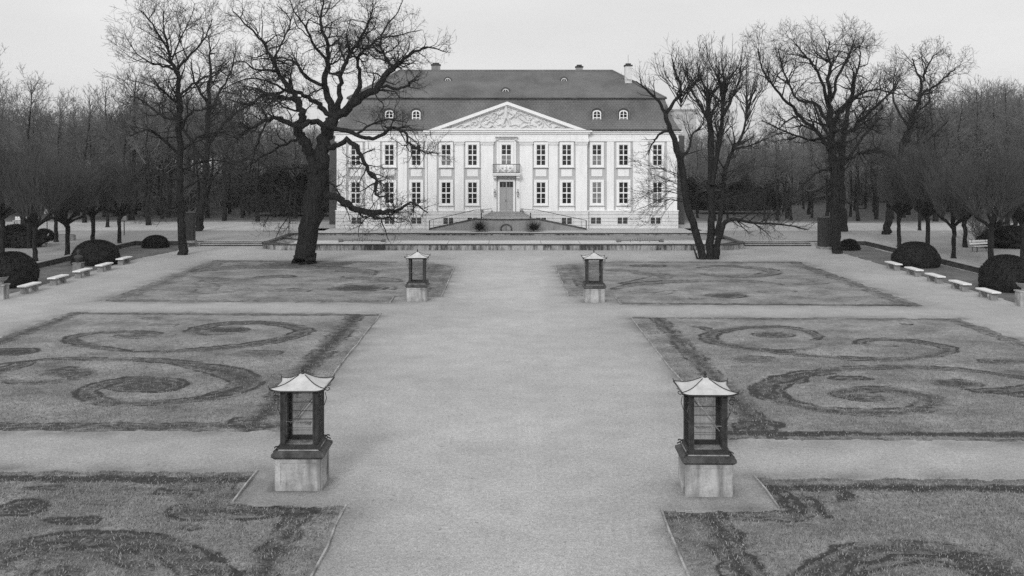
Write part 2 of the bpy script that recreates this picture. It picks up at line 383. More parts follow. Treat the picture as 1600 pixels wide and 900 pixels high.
# lawns -------------------------------------------------------------
def lawn(name, poly, res, strokes, hard_edges, border, label_mat, seed=0, soft=0.16):
    """grid sheet of turf; 'soil' holds the worn arabesque beds; ragged where no edging strip holds it"""
    LAWN_POLYS.append(poly) if res < 0.2 else None
    P = np.array(poly); x0, y0 = P.min(0) - 0.3; x1, y1 = P.max(0) + 0.3
    xs = np.arange(x0, x1 + res, res); ys = np.arange(y0, y1 + res, res)
    X, Y = np.meshgrid(xs, ys); 
    jx = (fbm(X * 5, Y * 5, seed + 50, 3) - 0.45) * 0.0
    inside = np.zeros(X.shape, bool); n = len(P)
    for i in range(n):
        ax, ay = P[i]; bx, by = P[(i + 1) % n]
        c = ((ay > Y) != (by > Y))
        with np.errstate(divide='ignore', invalid='ignore'):
            c &= X < (bx - ax) * (Y - ay) / (by - ay + 1e-12) + ax
        inside ^= c
    sd = np.full(X.shape, 1e9); 
    for i in range(n):
        sd = np.minimum(sd, seg_dist(X, Y, [P[i], P[(i + 1) % n]]))
    sd = np.where(inside, sd, -sd)
    rag = (fbm(X * 1.7, Y * 1.7, seed, 4) - 0.47) * 0.9
    hd = np.full(X.shape, 1e9)
    for a, b in hard_edges: hd = np.minimum(hd, seg_dist(X, Y, [a, b]))
    k = np.clip((hd - 0.1) / 0.5, 0, 1)                  # 0 at held edges
    e = sd - k * (0.12 + rag * 0.5)
    soil = np.zeros(X.shape)
    wob = (fbm(X * 2.2, Y * 2.2, seed + 9, 4) - 0.47); brk = np.clip(-0.15 + 2.2 * fbm(X * 0.8, Y * 0.8, seed + 17, 3), 0, 1)
    for st in strokes:
        line, W, amp = st[0], st[1], st[2]
        d = seg_dist(X, Y, line, W) + wob * 0.38
        fill = (0.80 if len(line) < 3 else 0.66) * np.clip(0.5 - d / (soft * 2.0) * 0.5, 0, 1); rim_shade = 1.15 * np.exp(-((d + 0.02) / (0.10 * soft / 0.16)) ** 2) * np.clip(brk * 1.3 - 0.25, 0, 1)  # broken dark rim: trench-edge shadow painted in as darker soil
        soil = np.maximum(soil, amp * np.maximum(fill, rim_shade))
    for a, b, off, w, amp in border:                      # dark bands that run along an edge
        d = np.abs(seg_dist(X, Y, [a, b]) - off) - w * (0.78 if w > 0.3 else 1) + wob * 0.5
        soil = np.maximum(soil, amp * np.maximum((0.95 if w < 0.3 else 0.78) * np.clip(0.5 - d / (soft * (1 if w < 0.3 else 2.6)) * 0.5, 0, 1), 0.9 * np.exp(-((d + 0.03) / 0.09) ** 2) * np.clip(brk * 1.3 - 0.3, 0, 1)))  # bands get the same painted trench-edge shade
    soil = np.maximum(soil, np.clip(1 - e / 0.35, 0, 1) * 0.55 * k)
    z = 0.035 * np.clip(e / 0.12, -1.2, 1) - 0.055 * soil + (fbm(X * 3, Y * 3, seed + 3, 3) - 0.45) * 0.03 * np.clip(e / 0.3, 0, 1)
    z = np.where(e > 0.02, np.maximum(z, 0.006), z)
    ny, nx = X.shape
    idx = np.arange(nx * ny).reshape(ny, nx)
    q = np.stack([idx[:-1, :-1], idx[:-1, 1:], idx[1:, 1:], idx[1:, :-1]], -1).reshape(-1, 4)
    ee = e.ravel()
    q = q[(ee[q] > -0.14).any(1) & (sd.ravel()[q] > -0.02 - 0.3 * k.ravel()[q]).all(1)]
    me = np_mesh(name, np.stack([X.ravel(), Y.ravel(), z.ravel()], 1), q, True)
    at = me.attributes.new('soil', 'FLOAT', 'POINT'); at.data.foreach_set('value', soil.ravel().astype(np.float32))
    o = link(name, me, label_mat); o['kind'] = 'structure'
    return dict(X=X, Y=Y, e=e, soil=soil, z=z, res=res, x0=x0, y0=y0)

def S(pts, w0, w1=None, ox=0, oy=380, s=2.5, amp=1.0, taper=True):
    """an arabesque stroke surveyed on the picture; w = half width in metres"""
    c = catmull(pts, 6)
    L = np.array([G(ox + a / s, oy + b / s)[:2] for a, b in c])
    n = len(L); t = np.linspace(0, 1, n); w1 = w0 if w1 is None else w1
    W = w0 * (1 - t) + w1 * t
    if taper: W = W * (0.25 + 0.75 * np.minimum(1, np.minimum(t, 1 - t) * 5))
    return (L, W, amp)
def blob(cx, cy, rx, ry, ox=0, oy=380, s=2.5, amp=1.0):
    a = G(ox + (cx - rx) / s, oy + cy / s); b = G(ox + (cx + rx) / s, oy + cy / s)
    w = abs(G(ox + cx / s, oy + (cy - ry) / s)[1] - G(ox + cx / s, oy + (cy + ry) / s)[1]) / 2
    sh = min(w, abs(b[0] - a[0]) / 2) * 0.8
    return ([(a[0] + sh, a[1]), (b[0] - sh, b[1])], [w, w], amp)

lawns = []; LAWN_POLYS = []
XI, XO, XN = 6.25, 22.3, 3.62
# middle left
strk = [S([(540, 425), (660, 424), (800, 415), (1000, 395), (1120, 370), (1185, 345), (1140, 323), (1020, 312), (900, 314), (810, 325), (760, 343), (790, 357), (870, 356), (960, 348)], 0.5, 0.4),
        blob(890, 340, 75, 11),
        S([(540, 425), (430, 415), (340, 400), (275, 378), (320, 358), (430, 348), (540, 347), (610, 356), (570, 370), (480, 372)], 0.32, 0.3), blob(520, 362, 60, 8, amp=0.8),
        S([(0, 475), (100, 462), (250, 452), (450, 455), (640, 460), (800, 478), (920, 503), (985, 540), (930, 580), (800, 608), (600, 626), (430, 622), (345, 600), (350, 572), (430, 545), (540, 530), (640, 535), (700, 553), (640, 578), (540, 580)], 0.36, 0.4),
        S([(700, 475), (830, 490), (935, 520), (965, 545), (900, 580), (780, 606)], 0.7, 0.5), blob(560, 560, 120, 22, amp=0.85),
        S([(-60, 505), (40, 538), (120, 545), (220, 540), (320, 522), (340, 502), (260, 490), (190, 500)], 0.38, 0.35), blob(250, 508, 70, 14, amp=0.8),
        S([(-80, 520), (0, 500), (70, 478), (130, 462)], 0.7, 0.3),
        blob(1005, 432, 85, 12, amp=0.65), blob(50, 425, 85, 14), blob(600, 295, 40, 5, amp=0.6), blob(640, 320, 50, 5, amp=0.6),
        S([(890, 705), (940, 688), (1030, 690), (1080, 705), (1000, 716), (900, 712)], 0.2, 0.2), blob(1000, 702, 80, 10, amp=0.6)]
pl = [(-XO, 29.3), (-XI, 29.3), (-XI, 51.6), (-XO, 52.2)]
lawns.append(lawn('lawn', pl, 0.1, strk, [((-XI, 29.3), (-XI, 51.6))],
    [((-XI, 29.3), (-XI, 51.6), 1.15, 0.6, 1.0), ((-XI, 29.3), (-XO, 29.3), 0.75, 0.3, 1.0), ((-XI, 29.3), (-XO, 29.3), 0.2, 0.12, 0.6), ((-XI, 51.6), (-XO, 52.2), 0.6, 0.3, 0.9), ((-XO, 29.3), (-XO, 52.2), 0.7, 0.5, 0.9)], M['lawn'], 1))
# middle right
o2 = dict(ox=960)
strk = [S([(780, 378), (798, 368), (750, 343), (650, 328), (500, 332), (400, 348), (368, 370), (400, 390), (520, 411), (640, 425), (760, 440), (900, 450), (1100, 455), (1230, 441), (1310, 415), (1230, 393), (1100, 378), (1000, 378), (955, 388), (990, 400), (1090, 405)], 0.38, 0.36, **o2),
        S([(640, 425), (720, 418), (790, 408)], 0.3, 0.15, **o2), blob(620, 358, 70, 11, amp=0.85, **o2), blob(1060, 402, 40, 4, amp=0.8, **o2),
        S([(1680, 552), (1600, 528), (1450, 506), (1250, 489), (1050, 486), (880, 496), (720, 516), (610, 545), (578, 575), (640, 615), (780, 648), (950, 663), (1120, 660), (1220, 640), (1245, 612), (1170, 586), (1050, 572), (930, 575), (880, 592), (930, 608), (1010, 613), (1060, 602)], 0.4, 0.45, **o2),
        S([(760, 512), (630, 550), (605, 580), (670, 620)], 0.65, 0.4, **o2), blob(990, 600, 60, 9, amp=0.9, **o2), S([(1000, 533), (920, 526), (850, 530)], 0.3, 0.2, **o2),
        blob(1330, 547, 80, 17, amp=0.9, **o2), S([(1370, 572), (1450, 579), (1540, 576), (1640, 560), (1700, 540)], 0.35, 0.35, **o2),
        S([(1640, 600), (1550, 590), (1450, 580)], 0.3, 0.2, **o2), blob(550, 456, 85, 13, amp=0.7, **o2), blob(1540, 462, 110, 10, amp=0.8, **o2), blob(1140, 318, 18, 3, amp=0.8, **o2),
        S([(470, 740), (500, 712), (570, 700), (640, 708), (660, 720)], 0.18, 0.15, **o2), blob(560, 722, 70, 12, amp=0.6, **o2), S([(310, 325), (350, 332), (372, 345)], 0.2, 0.2, **o2)]
pr = [(6.15, 28.5), (XO, 28.1), (XO, 50.2), (6.15, 50.6)]
lawns.append(lawn('lawn', pr, 0.1, strk, [((6.15, 28.5), (6.15, 50.6))],
    [((6.15, 28.5), (6.15, 50.6), 1.3, 0.5, 0.95), ((6.15, 28.5), (6.15, 50.6), 0.45, 0.3, 0.5), ((6.15, 28.5), (XO, 28.1), 0.75, 0.22, 1.0), ((6.15, 28.5), (XO, 28.1), 0.15, 0.12, 0.7), ((6.15, 50.6), (XO, 50.2), 0.5, 0.3, 0.8), ((XO, 28.1), (XO, 50.2), 0.6, 0.45, 0.8)], M['lawn'], 21))
# near left (set back round the cage) and near right
n3 = dict(oy=660)
strk = [S([(-60, 560), (0, 518), (150, 472), (350, 456), (550, 474), (680, 512), (770, 562), (820, 640)], 0.42, 0.5, taper=False, **n3),
        S([(60, 640), (130, 565), (250, 520), (400, 510), (500, 540), (570, 600), (590, 680)], 0.3, 0.3, **n3), S([(-60, 590), (40, 545), (180, 500), (300, 490)], 0.5, 0.3, **n3), blob(270, 580, 70, 26, amp=0.9, **n3),
        blob(90, 335, 62, 30, **n3), blob(290, 384, 95, 12, **n3), blob(745, 413, 30, 9, amp=0.8, **n3), blob(170, 258, 70, 9, amp=0.8, **n3), blob(560, 262, 80, 20, amp=0.5, **n3), blob(420, 310, 80, 12, amp=0.5, **n3),
        S([(630, 262), (640, 275), (745, 272), (770, 285), (735, 300)], 0.12, 0.1, **n3), blob(770, 250, 120, 45, amp=0.62, **n3), S([(700, 330), (740, 355), (900, 350), (1200, 350)], 0.35, 0.5, **n3)]
pl = [(-XO, 12.0), (-XN, 12.0), (-XN, 23.2), (-XI, 23.4), (-XI, 25.75), (-XO, 26.1)]
lawns.append(lawn('lawn', pl, 0.07, strk, [((-XN, 12), (-XN, 23.2)), ((-XI, 23.4), (-XI, 25.75))],
    [((-XN, 12), (-XN, 23.2), 1.0, 0.42, 1.0), ((-XN, 12), (-XN, 23.2), 0.35, 0.3, 0.45), ((-XN, 23.2), (-XI, 23.4), 0.5, 0.35, 0.9), ((-XI, 25.75), (-XO, 26.1), 0.75, 0.22, 1.0), ((-XI, 25.75), (-XO, 26.1), 0.3, 0.2, 0.5), ((-XI, 23.4), (-XI, 25.75), 0.6, 0.6, 0.5)], M['lawn'], 41))
n4 = dict(ox=960, oy=660)
strk = [S([(760, 660), (790, 600), (860, 545), (980, 506), (1150, 491), (1350, 505), (1480, 548), (1560, 595), (1640, 660)], 0.42, 0.42, taper=False, **n4),
        S([(830, 620), (900, 560), (1000, 522), (1150, 510), (1320, 528)], 0.22, 0.2, amp=0.7, **n4), S([(930, 680), (960, 610), (1010, 565), (1150, 545), (1300, 560), (1420, 600)], 0.12, 0.12, amp=0.7, **n4),
        S([(1380, 530), (1500, 575), (1570, 620)], 0.5, 0.4, **n4), S([(650, 270), (690, 310), (730, 365)], 0.14, 0.1, **n4), S([(740, 290), (800, 320), (830, 370)], 0.1, 0.1, **n4), S([(860, 255), (910, 285), (870, 305)], 0.1, 0.1, **n4),
        blob(760, 270, 150, 45, amp=0.6, **n4), blob(980, 360, 250, 40, amp=0.25, **n4)]
pr = [(3.45, 12.0), (XO, 12.0), (XO, 25.0), (6.12, 25.3), (6.12, 22.95), (3.45, 22.9)]
lawns.append(lawn('lawn', pr, 0.07, strk, [((3.45, 12), (3.45, 22.9)), ((6.12, 25.3), (6.12, 22.95))],
    [((3.45, 12), (3.45, 22.9), 1.05, 0.45, 1.0), ((3.45, 12), (3.45, 22.9), 0.3, 0.25, 0.4), ((3.45, 22.9), (6.12, 22.95), 0.5, 0.42, 0.95), ((6.12, 25.3), (XO, 25.0), 0.85, 0.28, 1.0), ((6.12, 25.3), (XO, 25.0), 0.3, 0.25, 0.5), ((6.12, 25.3), (6.12, 22.95), 0.6, 0.6, 0.5)], M['lawn'], 61))
# far left / far right
strk = [S([(745, 132), (800, 140), (900, 145), (1000, 138), (1100, 130), (1150, 132)], 0.9, 0.6, amp=0.8), S([(770, 150), (820, 170), (800, 190), (900, 192)], 0.6, 0.6, amp=0.55),
        S([(760, 110), (850, 100), (1000, 92), (1200, 95), (1400, 108), (1450, 125)], 1.2, 1.0, amp=0.75), blob(1400, 176, 85, 12, amp=0.95), S([(1310, 175), (1400, 160), (1500, 170), (1540, 182)], 0.4, 0.4, amp=0.6),
        S([(1060, 188), (1130, 182), (1200, 190)], 0.5, 0.5, amp=0.7), S([(1350, 130), (1450, 138), (1560, 150)], 0.8, 0.8, amp=0.7), S([(830, 185), (900, 175), (980, 180)], 0.5, 0.4, amp=0.4), blob(1200, 84, 160, 9, amp=0.8)]
pl = [(-XO, 55.6), (-XI, 55.3), (-XI, 57.6), (-XN, 57.8), (-XN, 73.9), (-5.5, 76.5), (-9, 77.4), (-XO - 0.3, 78.4)]
lawns.append(lawn('lawn', pl, 0.16, strk, [((-XN, 57.8), (-XN, 73.9)), ((-XI, 55.3), (-XI, 57.6))],
    [((-XN, 57.8), (-XN, 73.9), 1.4, 0.7, 0.9), ((-XN, 57.8), (-XN, 73.9), 0.5, 0.5, 0.7), ((-XO, 55.6), (-XO, 78.4), 0.8, 0.7, 0.8), ((-XO, 55.6), (-XI, 55.3), 0.6, 0.3, 0.8), ((-9, 77.4), (-XO, 78.4), 0.8, 0.6, 0.9)], M['lawn'], 81, soft=0.3))
strk = [S([(330, 96), (420, 90), (540, 96), (620, 112), (560, 128), (450, 132), (330, 118)], 0.6, 0.6, amp=0.85, **o2), S([(-20, 108), (80, 112), (180, 128), (150, 142), (30, 158)], 0.8, 0.7, amp=0.75, **o2),
        S([(0, 180), (100, 158), (260, 150), (420, 148), (560, 152), (650, 162)], 0.6, 0.5, amp=0.8, **o2), blob(430, 206, 62, 9, amp=0.9, **o2), blob(330, 218, 30, 4, amp=0.7, **o2), S([(560, 190), (650, 192), (700, 185)], 0.5, 0.4, amp=0.6, **o2),
        S([(640, 138), (760, 142), (820, 150), (760, 158), (660, 158)], 0.5, 0.5, amp=0.55, **o2), blob(130, 89, 60, 5, amp=0.85, **o2), S([(60, 190), (160, 200), (230, 185)], 0.5, 0.4, amp=0.5, **o2), blob(880, 224, 60, 5, amp=0.5, **o2)]
pr = [(6.15, 54.6), (XO, 53.8), (XO, 77.2), (8.5, 77.4), (5.5, 76.6), (3.55, 74.3), (3.55, 58.0), (6.15, 57.8)]
lawns.append(lawn('lawn', pr, 0.16, strk, [((3.55, 58), (3.55, 74.3)), ((6.15, 54.6), (6.15, 57.8))],
    [((3.55, 58), (3.55, 74.3), 1.4, 0.7, 0.9), ((3.55, 58), (3.55, 74.3), 0.5, 0.5, 0.7), ((XO, 53.8), (XO, 77.2), 0.7, 0.6, 0.9), ((6.15, 54.6), (XO, 53.8), 0.5, 0.25, 0.8), ((8.5, 77.4), (XO, 77.2), 0.7, 0.5, 0.8)], M['lawn'], 101, soft=0.3))
# dull grass under the yews
for xa, xb in ((-33.1, -28.3), (27.4, 32.1)):
    lawn('verge', [(xa, 44), (xb, 44), (xb, 80), (xb + (2.4 if xa < 0 else -0.6) * 0.4, 86), (xb, 91.2), (xa, 91.2)], 0.25, [], [], [], M['verge'], 131 + int(xb))

# the gravel ground: one sheet; 'tone' holds worn and damp margins along turf, and contact shade painted round pedestals
def ground():
    xs = np.concatenate([[-1450, -300, -80], np.arange(-33, 32.01, 0.25), [80, 300, 1450]]); ys = np.concatenate([[-60, 0], np.arange(12, 91.01, 0.25), [150, 420, 1450]])
    X, Y = np.meshgrid(xs, ys); d = np.full(X.shape, 1e9)
    for poly in LAWN_POLYS:
        for i in range(len(poly)): d = np.minimum(d, seg_dist(X, Y, [poly[i], poly[(i + 1) % len(poly)]]))
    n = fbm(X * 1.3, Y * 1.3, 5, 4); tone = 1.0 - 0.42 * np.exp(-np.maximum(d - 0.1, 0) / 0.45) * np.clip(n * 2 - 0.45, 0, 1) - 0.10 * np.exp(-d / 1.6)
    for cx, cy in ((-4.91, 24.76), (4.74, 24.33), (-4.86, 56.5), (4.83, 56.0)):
        q = np.maximum(np.abs(X - cx), np.abs(Y - cy)) - 0.55; tone -= 0.55 * np.exp(-np.maximum(q, 0) / 0.22) * np.clip(n * 2.2 - 0.35, 0, 1)  # contact shade at the pedestal foot, painted into the gravel tone
    track = np.zeros(X.shape)                             # faint long wear lines of wheels and feet
    for k, x in enumerate((-2.3, -0.9, 0.7, 2.2)):
        track += 0.05 * np.exp(-((X - x - (fbm(Y * 0.06 + k * 7, Y * 0, 3, 2) - 0.4) * 2.5) / 0.28) ** 2) * np.clip(fbm(X * 0.2, Y * 0.12, 31 + k, 3) * 3 - 0.9, 0, 1)
    tone = tone + 0.12 * np.clip((Y - 48) / 18, 0, 1) * np.clip((84 - Y) / 8, 0, 1) * np.exp(-(X / 3.4) ** 4) + track + 0.07 * np.exp(-(X / 2.8) ** 2) + 0.16 * (fbm(X * 0.35, Y * 0.18, 77, 4) - 0.47)
    idx = np.arange(X.size).reshape(X.shape); q = np.stack([idx[:-1, :-1], idx[:-1, 1:], idx[1:, 1:], idx[1:, :-1]], -1).reshape(-1, 4)
    me = np_mesh('ground', np.stack([X.ravel(), Y.ravel(), np.zeros(X.size)], 1), q)
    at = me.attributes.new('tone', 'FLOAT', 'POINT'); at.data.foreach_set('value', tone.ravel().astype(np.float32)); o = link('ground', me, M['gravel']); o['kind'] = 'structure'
ground()
# grass blades and leaf crumbs on the nearer turf
def scatter_on(L, n, ymax, rs, want, fade=None):
    """random points on a lawn grid; want(soil, e) -> probability"""
    X, Y, e, so, z = (L[k] for k in ('X', 'Y', 'e', 'soil', 'z'))
    ii = rs.integers(0, X.size, n)
    p = want(so.ravel()[ii], e.ravel()[ii]); keep = (rs.random(n) < p) & (Y.ravel()[ii] < ymax) & (Y.ravel()[ii] > 16.5)
    if fade: keep &= rs.random(n) > np.clip((Y.ravel()[ii] - fade[0]) / (fade[1] - fade[0]), 0, 1)
    ii = ii[keep]; r = L['res']
    return np.stack([X.ravel()[ii] + rs.uniform(-r, r, len(ii)) * .5, Y.ravel()[ii] + rs.uniform(-r, r, len(ii)) * .5, z.ravel()[ii]], 1)
rs = np.random.default_rng(5)
pts = np.concatenate([scatter_on(lawns[2], 210000, 99, rs, lambda s, e: np.where(e > 0.08, 0.85 - 0.75 * s, 0)),
                      scatter_on(lawns[3], 210000, 99, rs, lambda s, e: np.where(e > 0.08, 0.85 - 0.75 * s, 0)),
                      scatter_on(lawns[0], 160000, 50, rs, lambda s, e: np.where(e > 0.08, 0.7 - 0.65 * s, 0), (30, 48)),
                      scatter_on(lawns[1], 160000, 50, rs, lambda s, e: np.where(e > 0.08, 0.7 - 0.65 * s, 0), (30, 48))])
n = len(pts); a = rs.uniform(0, 2 * PI, n); h = rs.uniform(0.025, 0.065, n); w = rs.uniform(0.006, 0.014, n) 
lean = rs.uniform(0.0, 0.06, n); b = rs.uniform(0, 2 * PI, n)
p0 = pts.copy(); p0[:, 0] -= np.cos(a) * w; p0[:, 1] -= np.sin(a) * w
p1 = pts.copy(); p1[:, 0] += np.cos(a) * w; p1[:, 1] += np.sin(a) * w
p2 = pts.copy(); p2[:, 0] += np.cos(b) * lean; p2[:, 1] += np.sin(b) * lean; p2[:, 2] += h
V = np.stack([p0, p1, p2], 1).reshape(-1, 3)
o = link('grass', np_mesh('grass', V, None, False, np.arange(3 * n).reshape(-1, 3)), M['grass']); o['kind'] = 'stuff'
pts = np.concatenate([scatter_on(lawns[k], m_, 60, rs, lambda s, e: np.where(e > 0.02, 0.25 + 0.7 * s, 0)) for k, m_ in ((2, 6000), (3, 6000), (0, 4500), (1, 4500))])
n = len(pts); a = rs.uniform(0, 2 * PI, n); r_ = rs.uniform(0.012, 0.032, n); V = []
for k in range(4):
    q = pts.copy(); q[:, 0] += np.cos(a + k * PI / 2) * r_ * (1 if k % 2 else 0.6); q[:, 1] += np.sin(a + k * PI / 2) * r_ * (1 if k % 2 else 0.6); q[:, 2] += 0.02 + rs.uniform(-0.008, 0.02, n); V.append(q)
o = link('fallen_leaves', np_mesh('fallen_leaves', np.stack(V, 1).reshape(-1, 3), np.arange(4 * n).reshape(-1, 4), False), M['leaf']); o['kind'] = 'stuff'

# edging strips
def edging(a, b, label):
    mb = MB(); d = Vector((b[0] - a[0], b[1] - a[1], 0)); L = d.length; d.normalize(); s = Vector((-d.y, d.x, 0)) * 0.02
    k = max(2, int(L / 1.2)); r0 = random.Random(int(L * 100))
    P = []
    for i in range(k + 1):
        p = Vector((a[0], a[1], 0)) + d * (L * i / k); off = s.normalized() * r0.uniform(-0.03, 0.03)
        P.append((p + off, 0.06 + r0.uniform(-0.035, 0.02)))
    vs, fs = [], []
    for p, z in P: vs += [tuple(p - s), tuple(p + s), tuple(p + s + Vector((0, 0, z))), tuple(p - s + Vector((0, 0, z)))]
    for i in range(k):
        q = 4 * i
        fs += [(q + j, q + (j + 1) % 4, q + 4 + (j + 1) % 4, q + 4 + j) for j in range(4)]
    fs += [(3, 2, 1, 0), (4 * k, 4 * k + 1, 4 * k + 2, 4 * k + 3)]
    mb.add(vs, fs); o = mb.build('edging_strip', M['edging'])
    tag(o, label, 'edging strip', 'pale edging strips of the lawns'); return o
edging((-XI, 30.5), (-XI, 51.6), 'long pale edging strip of the middle left lawn')
edging((6.15, 29.6), (6.15, 50.6), 'long pale edging strip of the middle right lawn')
edging((-XN, 14), (-XN, 23.2), 'pale edging strip of the nearest left lawn along the main walk')
edging((3.45, 14), (3.45, 22.9), 'pale edging strip of the nearest right lawn along the main walk')
edging((-XI, 23.42), (-XI, 25.75), 'short edging strip left of the nearest left birdcage')
edging((6.12, 22.97), (6.12, 25.3), 'short edging strip right of the nearest right birdcage')
edging((-XN, 57.8), (-XN, 73.9), 'pale edging strip of the far left lawn along the main walk')
edging((3.55, 58), (3.55, 74.3), 'pale edging strip of the far right lawn along the main walk')
edging((-XI, 55.3), (-XI, 57.6), 'short edging strip beside the far left birdcage')
edging((6.15, 54.6), (6.15, 57.8), 'short edging strip beside the far right birdcage')

# ------------------------------------------------------------------ retaining walls, steps, basin
def low_wall(pts, label):
    t = empty('retaining_wall', (pts[0][0], pts[0][1], 0), label, 'retaining wall', 'low walls below the side alleys')
    mb = MB(t.location); cap = MB(t.location)
    for (x0, y0), (x1, y1) in zip(pts, pts[1:]):
        if abs(x1 - x0) < 0.01: mb.box(x0 - 0.15, x0 + 0.15, min(y0, y1), max(y0, y1) + 0.15, -0.05, TZ + 0.02); cap.box(x0 - 0.19, x0 + 0.19, min(y0, y1), max(y0, y1) + 0.19, TZ + 0.022, TZ + 0.07)
        else: mb.box(min(x0, x1) + 0.16, max(x0, x1), y0 - 0.15, y0 + 0.15, -0.05, TZ + 0.02); cap.box(min(x0, x1) + 0.2, max(x0, x1), y0 - 0.19, y0 + 0.19, TZ + 0.022, TZ + 0.07)
    mb.build('wall', M['wall_stone'], t); cap.build('coping', M['cap_stone'], t)
low_wall([(-33.2, 46), (-33.2, 91.4), (-28.6, 91.4)], 'low dark retaining wall behind the yew domes on the left')
t = empty('retaining_wall', (32.2, 46, 0), 'low dark retaining wall behind the yew domes on the right', 'retaining wall', 'low walls below the side alleys')
mb = MB(t.location).box(32.05, 32.35, 46, 91.55, -0.05, TZ + 0.02).box(28.4, 32.04, 91.25, 91.55, -0.05, TZ + 0.02); mb.build('wall', M['wall_stone'], t)
mb = MB(t.location).box(32.01, 32.39, 46, 91.59, TZ + 0.022, TZ + 0.07).box(28.4, 32.0, 91.21, 91.59, TZ + 0.022, TZ + 0.07); mb.build('coping', M['cap_stone'], t)

def steps(x0, x1, label):
    t = empty('steps', ((x0 + x1) / 2, 90.6, 0), label, 'steps', 'low stone steps beside the basin')
    r0 = random.Random(3)
    for k in range(3):
        mb = MB(t.location); y = 90.55 + 0.34 * k
        mb.box(x0, x1, y, 91.55, 0.12 * k + (0.001 if k else -0.02), 0.12 * (k + 1)); mb.build('step', M['wall_stone'], t)
        mb = MB(t.location).box(x0 - 0.01, x1 + 0.01, y - 0.03, min(y + 0.345, 91.62), 0.12 * (k + 1) + 0.001, 0.12 * (k + 1) + 0.03); mb.build('tread', M['step_stone'], t)
    mb = MB(t.location)
    mb.box(x0 - 1.1, x0 - 0.03, 90.5, 91.6, -0.02, 0.30) if x0 < 0 else mb.box(x1 + 0.03, x1 + 1.1, 90.5, 91.6, -0.02, 0.30)
    mb.build('cheek_block', M['cap_stone'], t)
steps(-27.0, -21.55, 'low flight of wide stone steps left of the basin')
steps(21.2, 27.0, 'low flight of wide stone steps right of the basin')

t = empty('fountain_basin', (0, BY0, 0), 'long drained stone fountain basin in front of the palace', 'basin')
def basin_loop(k):                                    # octagonal-ended outline inset by k
    c = 1.7
    return [(BX0 + k + c, BY0 + k), (BX1 - k - c, BY0 + k), (BX1 - k, BY0 + k + c), (BX1 - k, BY1 - k), (BX0 + k, BY1 - k), (BX0 + k, BY0 + k + c)]
def loop_ring(k0, k1, z0, z1, name, m):
    a, b_ = basin_loop(k0), basin_loop(k1); mb = MB(t.location); n = len(a)
    vs = [(x, y, z0) for x, y in a] + [(x, y, z0) for x, y in b_] + [(x, y, z1) for x, y in a] + [(x, y, z1) for x, y in b_]
    fs = []
    for i in range(n):
        j = (i + 1) % n
        fs += [(i, j, 2 * n + j, 2 * n + i), (n + j, n + i, 3 * n + i, 3 * n + j), (2 * n + i, 2 * n + j, 3 * n + j, 3 * n + i), (j, i, n + i, n + j)]
    mb.add(vs, fs); return mb.build(name, m, t)
loop_ring(0.04, 0.40, -0.02, 0.42, 'basin_wall', M['basin_wall'])
loop_ring(-0.03, 0.46, 0.421, 0.50, 'coping', mat('dark_coping', 0.06, 0.8, 0.4, 1.4, fine=0.2, fscale=9))
mb = MB(t.location)
L_ = basin_loop(0.41); mb.add([(x, y, 0.30) for x, y in L_], [tuple(range(6))]); mb.build('basin_floor', M['basin_wet'], t)
mb = MB(t.location)                                   # pale slabs on the front shelf
xx = BX0 + 2.2; r0 = random.Random(11)
while xx < BX1 - 2.4:
    w = min(r0.uniform(3.2, 5.4), BX1 - 2.2 - xx); mb.box(xx, xx + w - 0.05, BY0 + 0.7, BY0 + 6.0, 0.302, 0.325 + r0.uniform(0, 0.008)); xx += w
mb.build('floor_slabs', M['concrete'], t)
for sx, x in ((1, BX0 + 0.46), (-1, BX1 - 0.46)):
    for yy in (BY0 + 3.0, BY0 + 8.0):
        mb = MB(t.location)
        mb.add([(x, yy, 0.29), (x + sx * 1.7, yy - 1.3, 0.29), (x + sx * 1.7, yy - 0.9, 0.29), (x, yy + 0.4, 0.29), (x, yy, 0.46), (x + sx * 1.7, yy - 1.3, 0.36), (x + sx * 1.7, yy - 0.9, 0.36), (x, yy + 0.4, 0.46)],
               [(0, 3, 2, 1), (4, 5, 6, 7), (0, 1, 5, 4), (1, 2, 6, 5), (2, 3, 7, 6), (3, 0, 4, 7)])
        mb.build('buttress', M['wall_stone'], t)
def fixture(px, label):
    c = G(px, 378.0, 0.33); x, y = c[0], c[1]
    t = empty('fountain_fixture', (x, y, 0.332), label, 'fountain', 'pipe fixtures in the drained basin')
    mb = MB(t.location); mb.tube([(x - 1.9, y, 0.46), (x + 1.9, y, 0.46)], 0.05, 8)
    for k in range(-2, 3): mb.tube([(x + k * 0.85, y, 0.33), (x + k * 0.85, y, 0.46)], 0.04, 6)
    mb.build('pipe', M['pipe'], t)
    for k in range(9):
        a = (k - 4) * 0.2; MB(t.location).tube([(x + a, y, 0.46), (x + a * 1.15, y, 0.56 + 0.12 * (1 - abs(k - 4) / 4))], [0.03, 0.018], 6).build('nozzle', M['iron_old'], t)
    for sx in (-1, 1): MB(t.location).box(x + sx * 1.925 - 0.175, x + sx * 1.925 + 0.175, y - 0.15, y + 0.15, 0.332, 0.6).build('end_block', M['pipe'], t)
fixture(566, 'row of fountain pipes in the left half of the basin')
fixture(1000, 'row of fountain pipes in the right half of the basin')

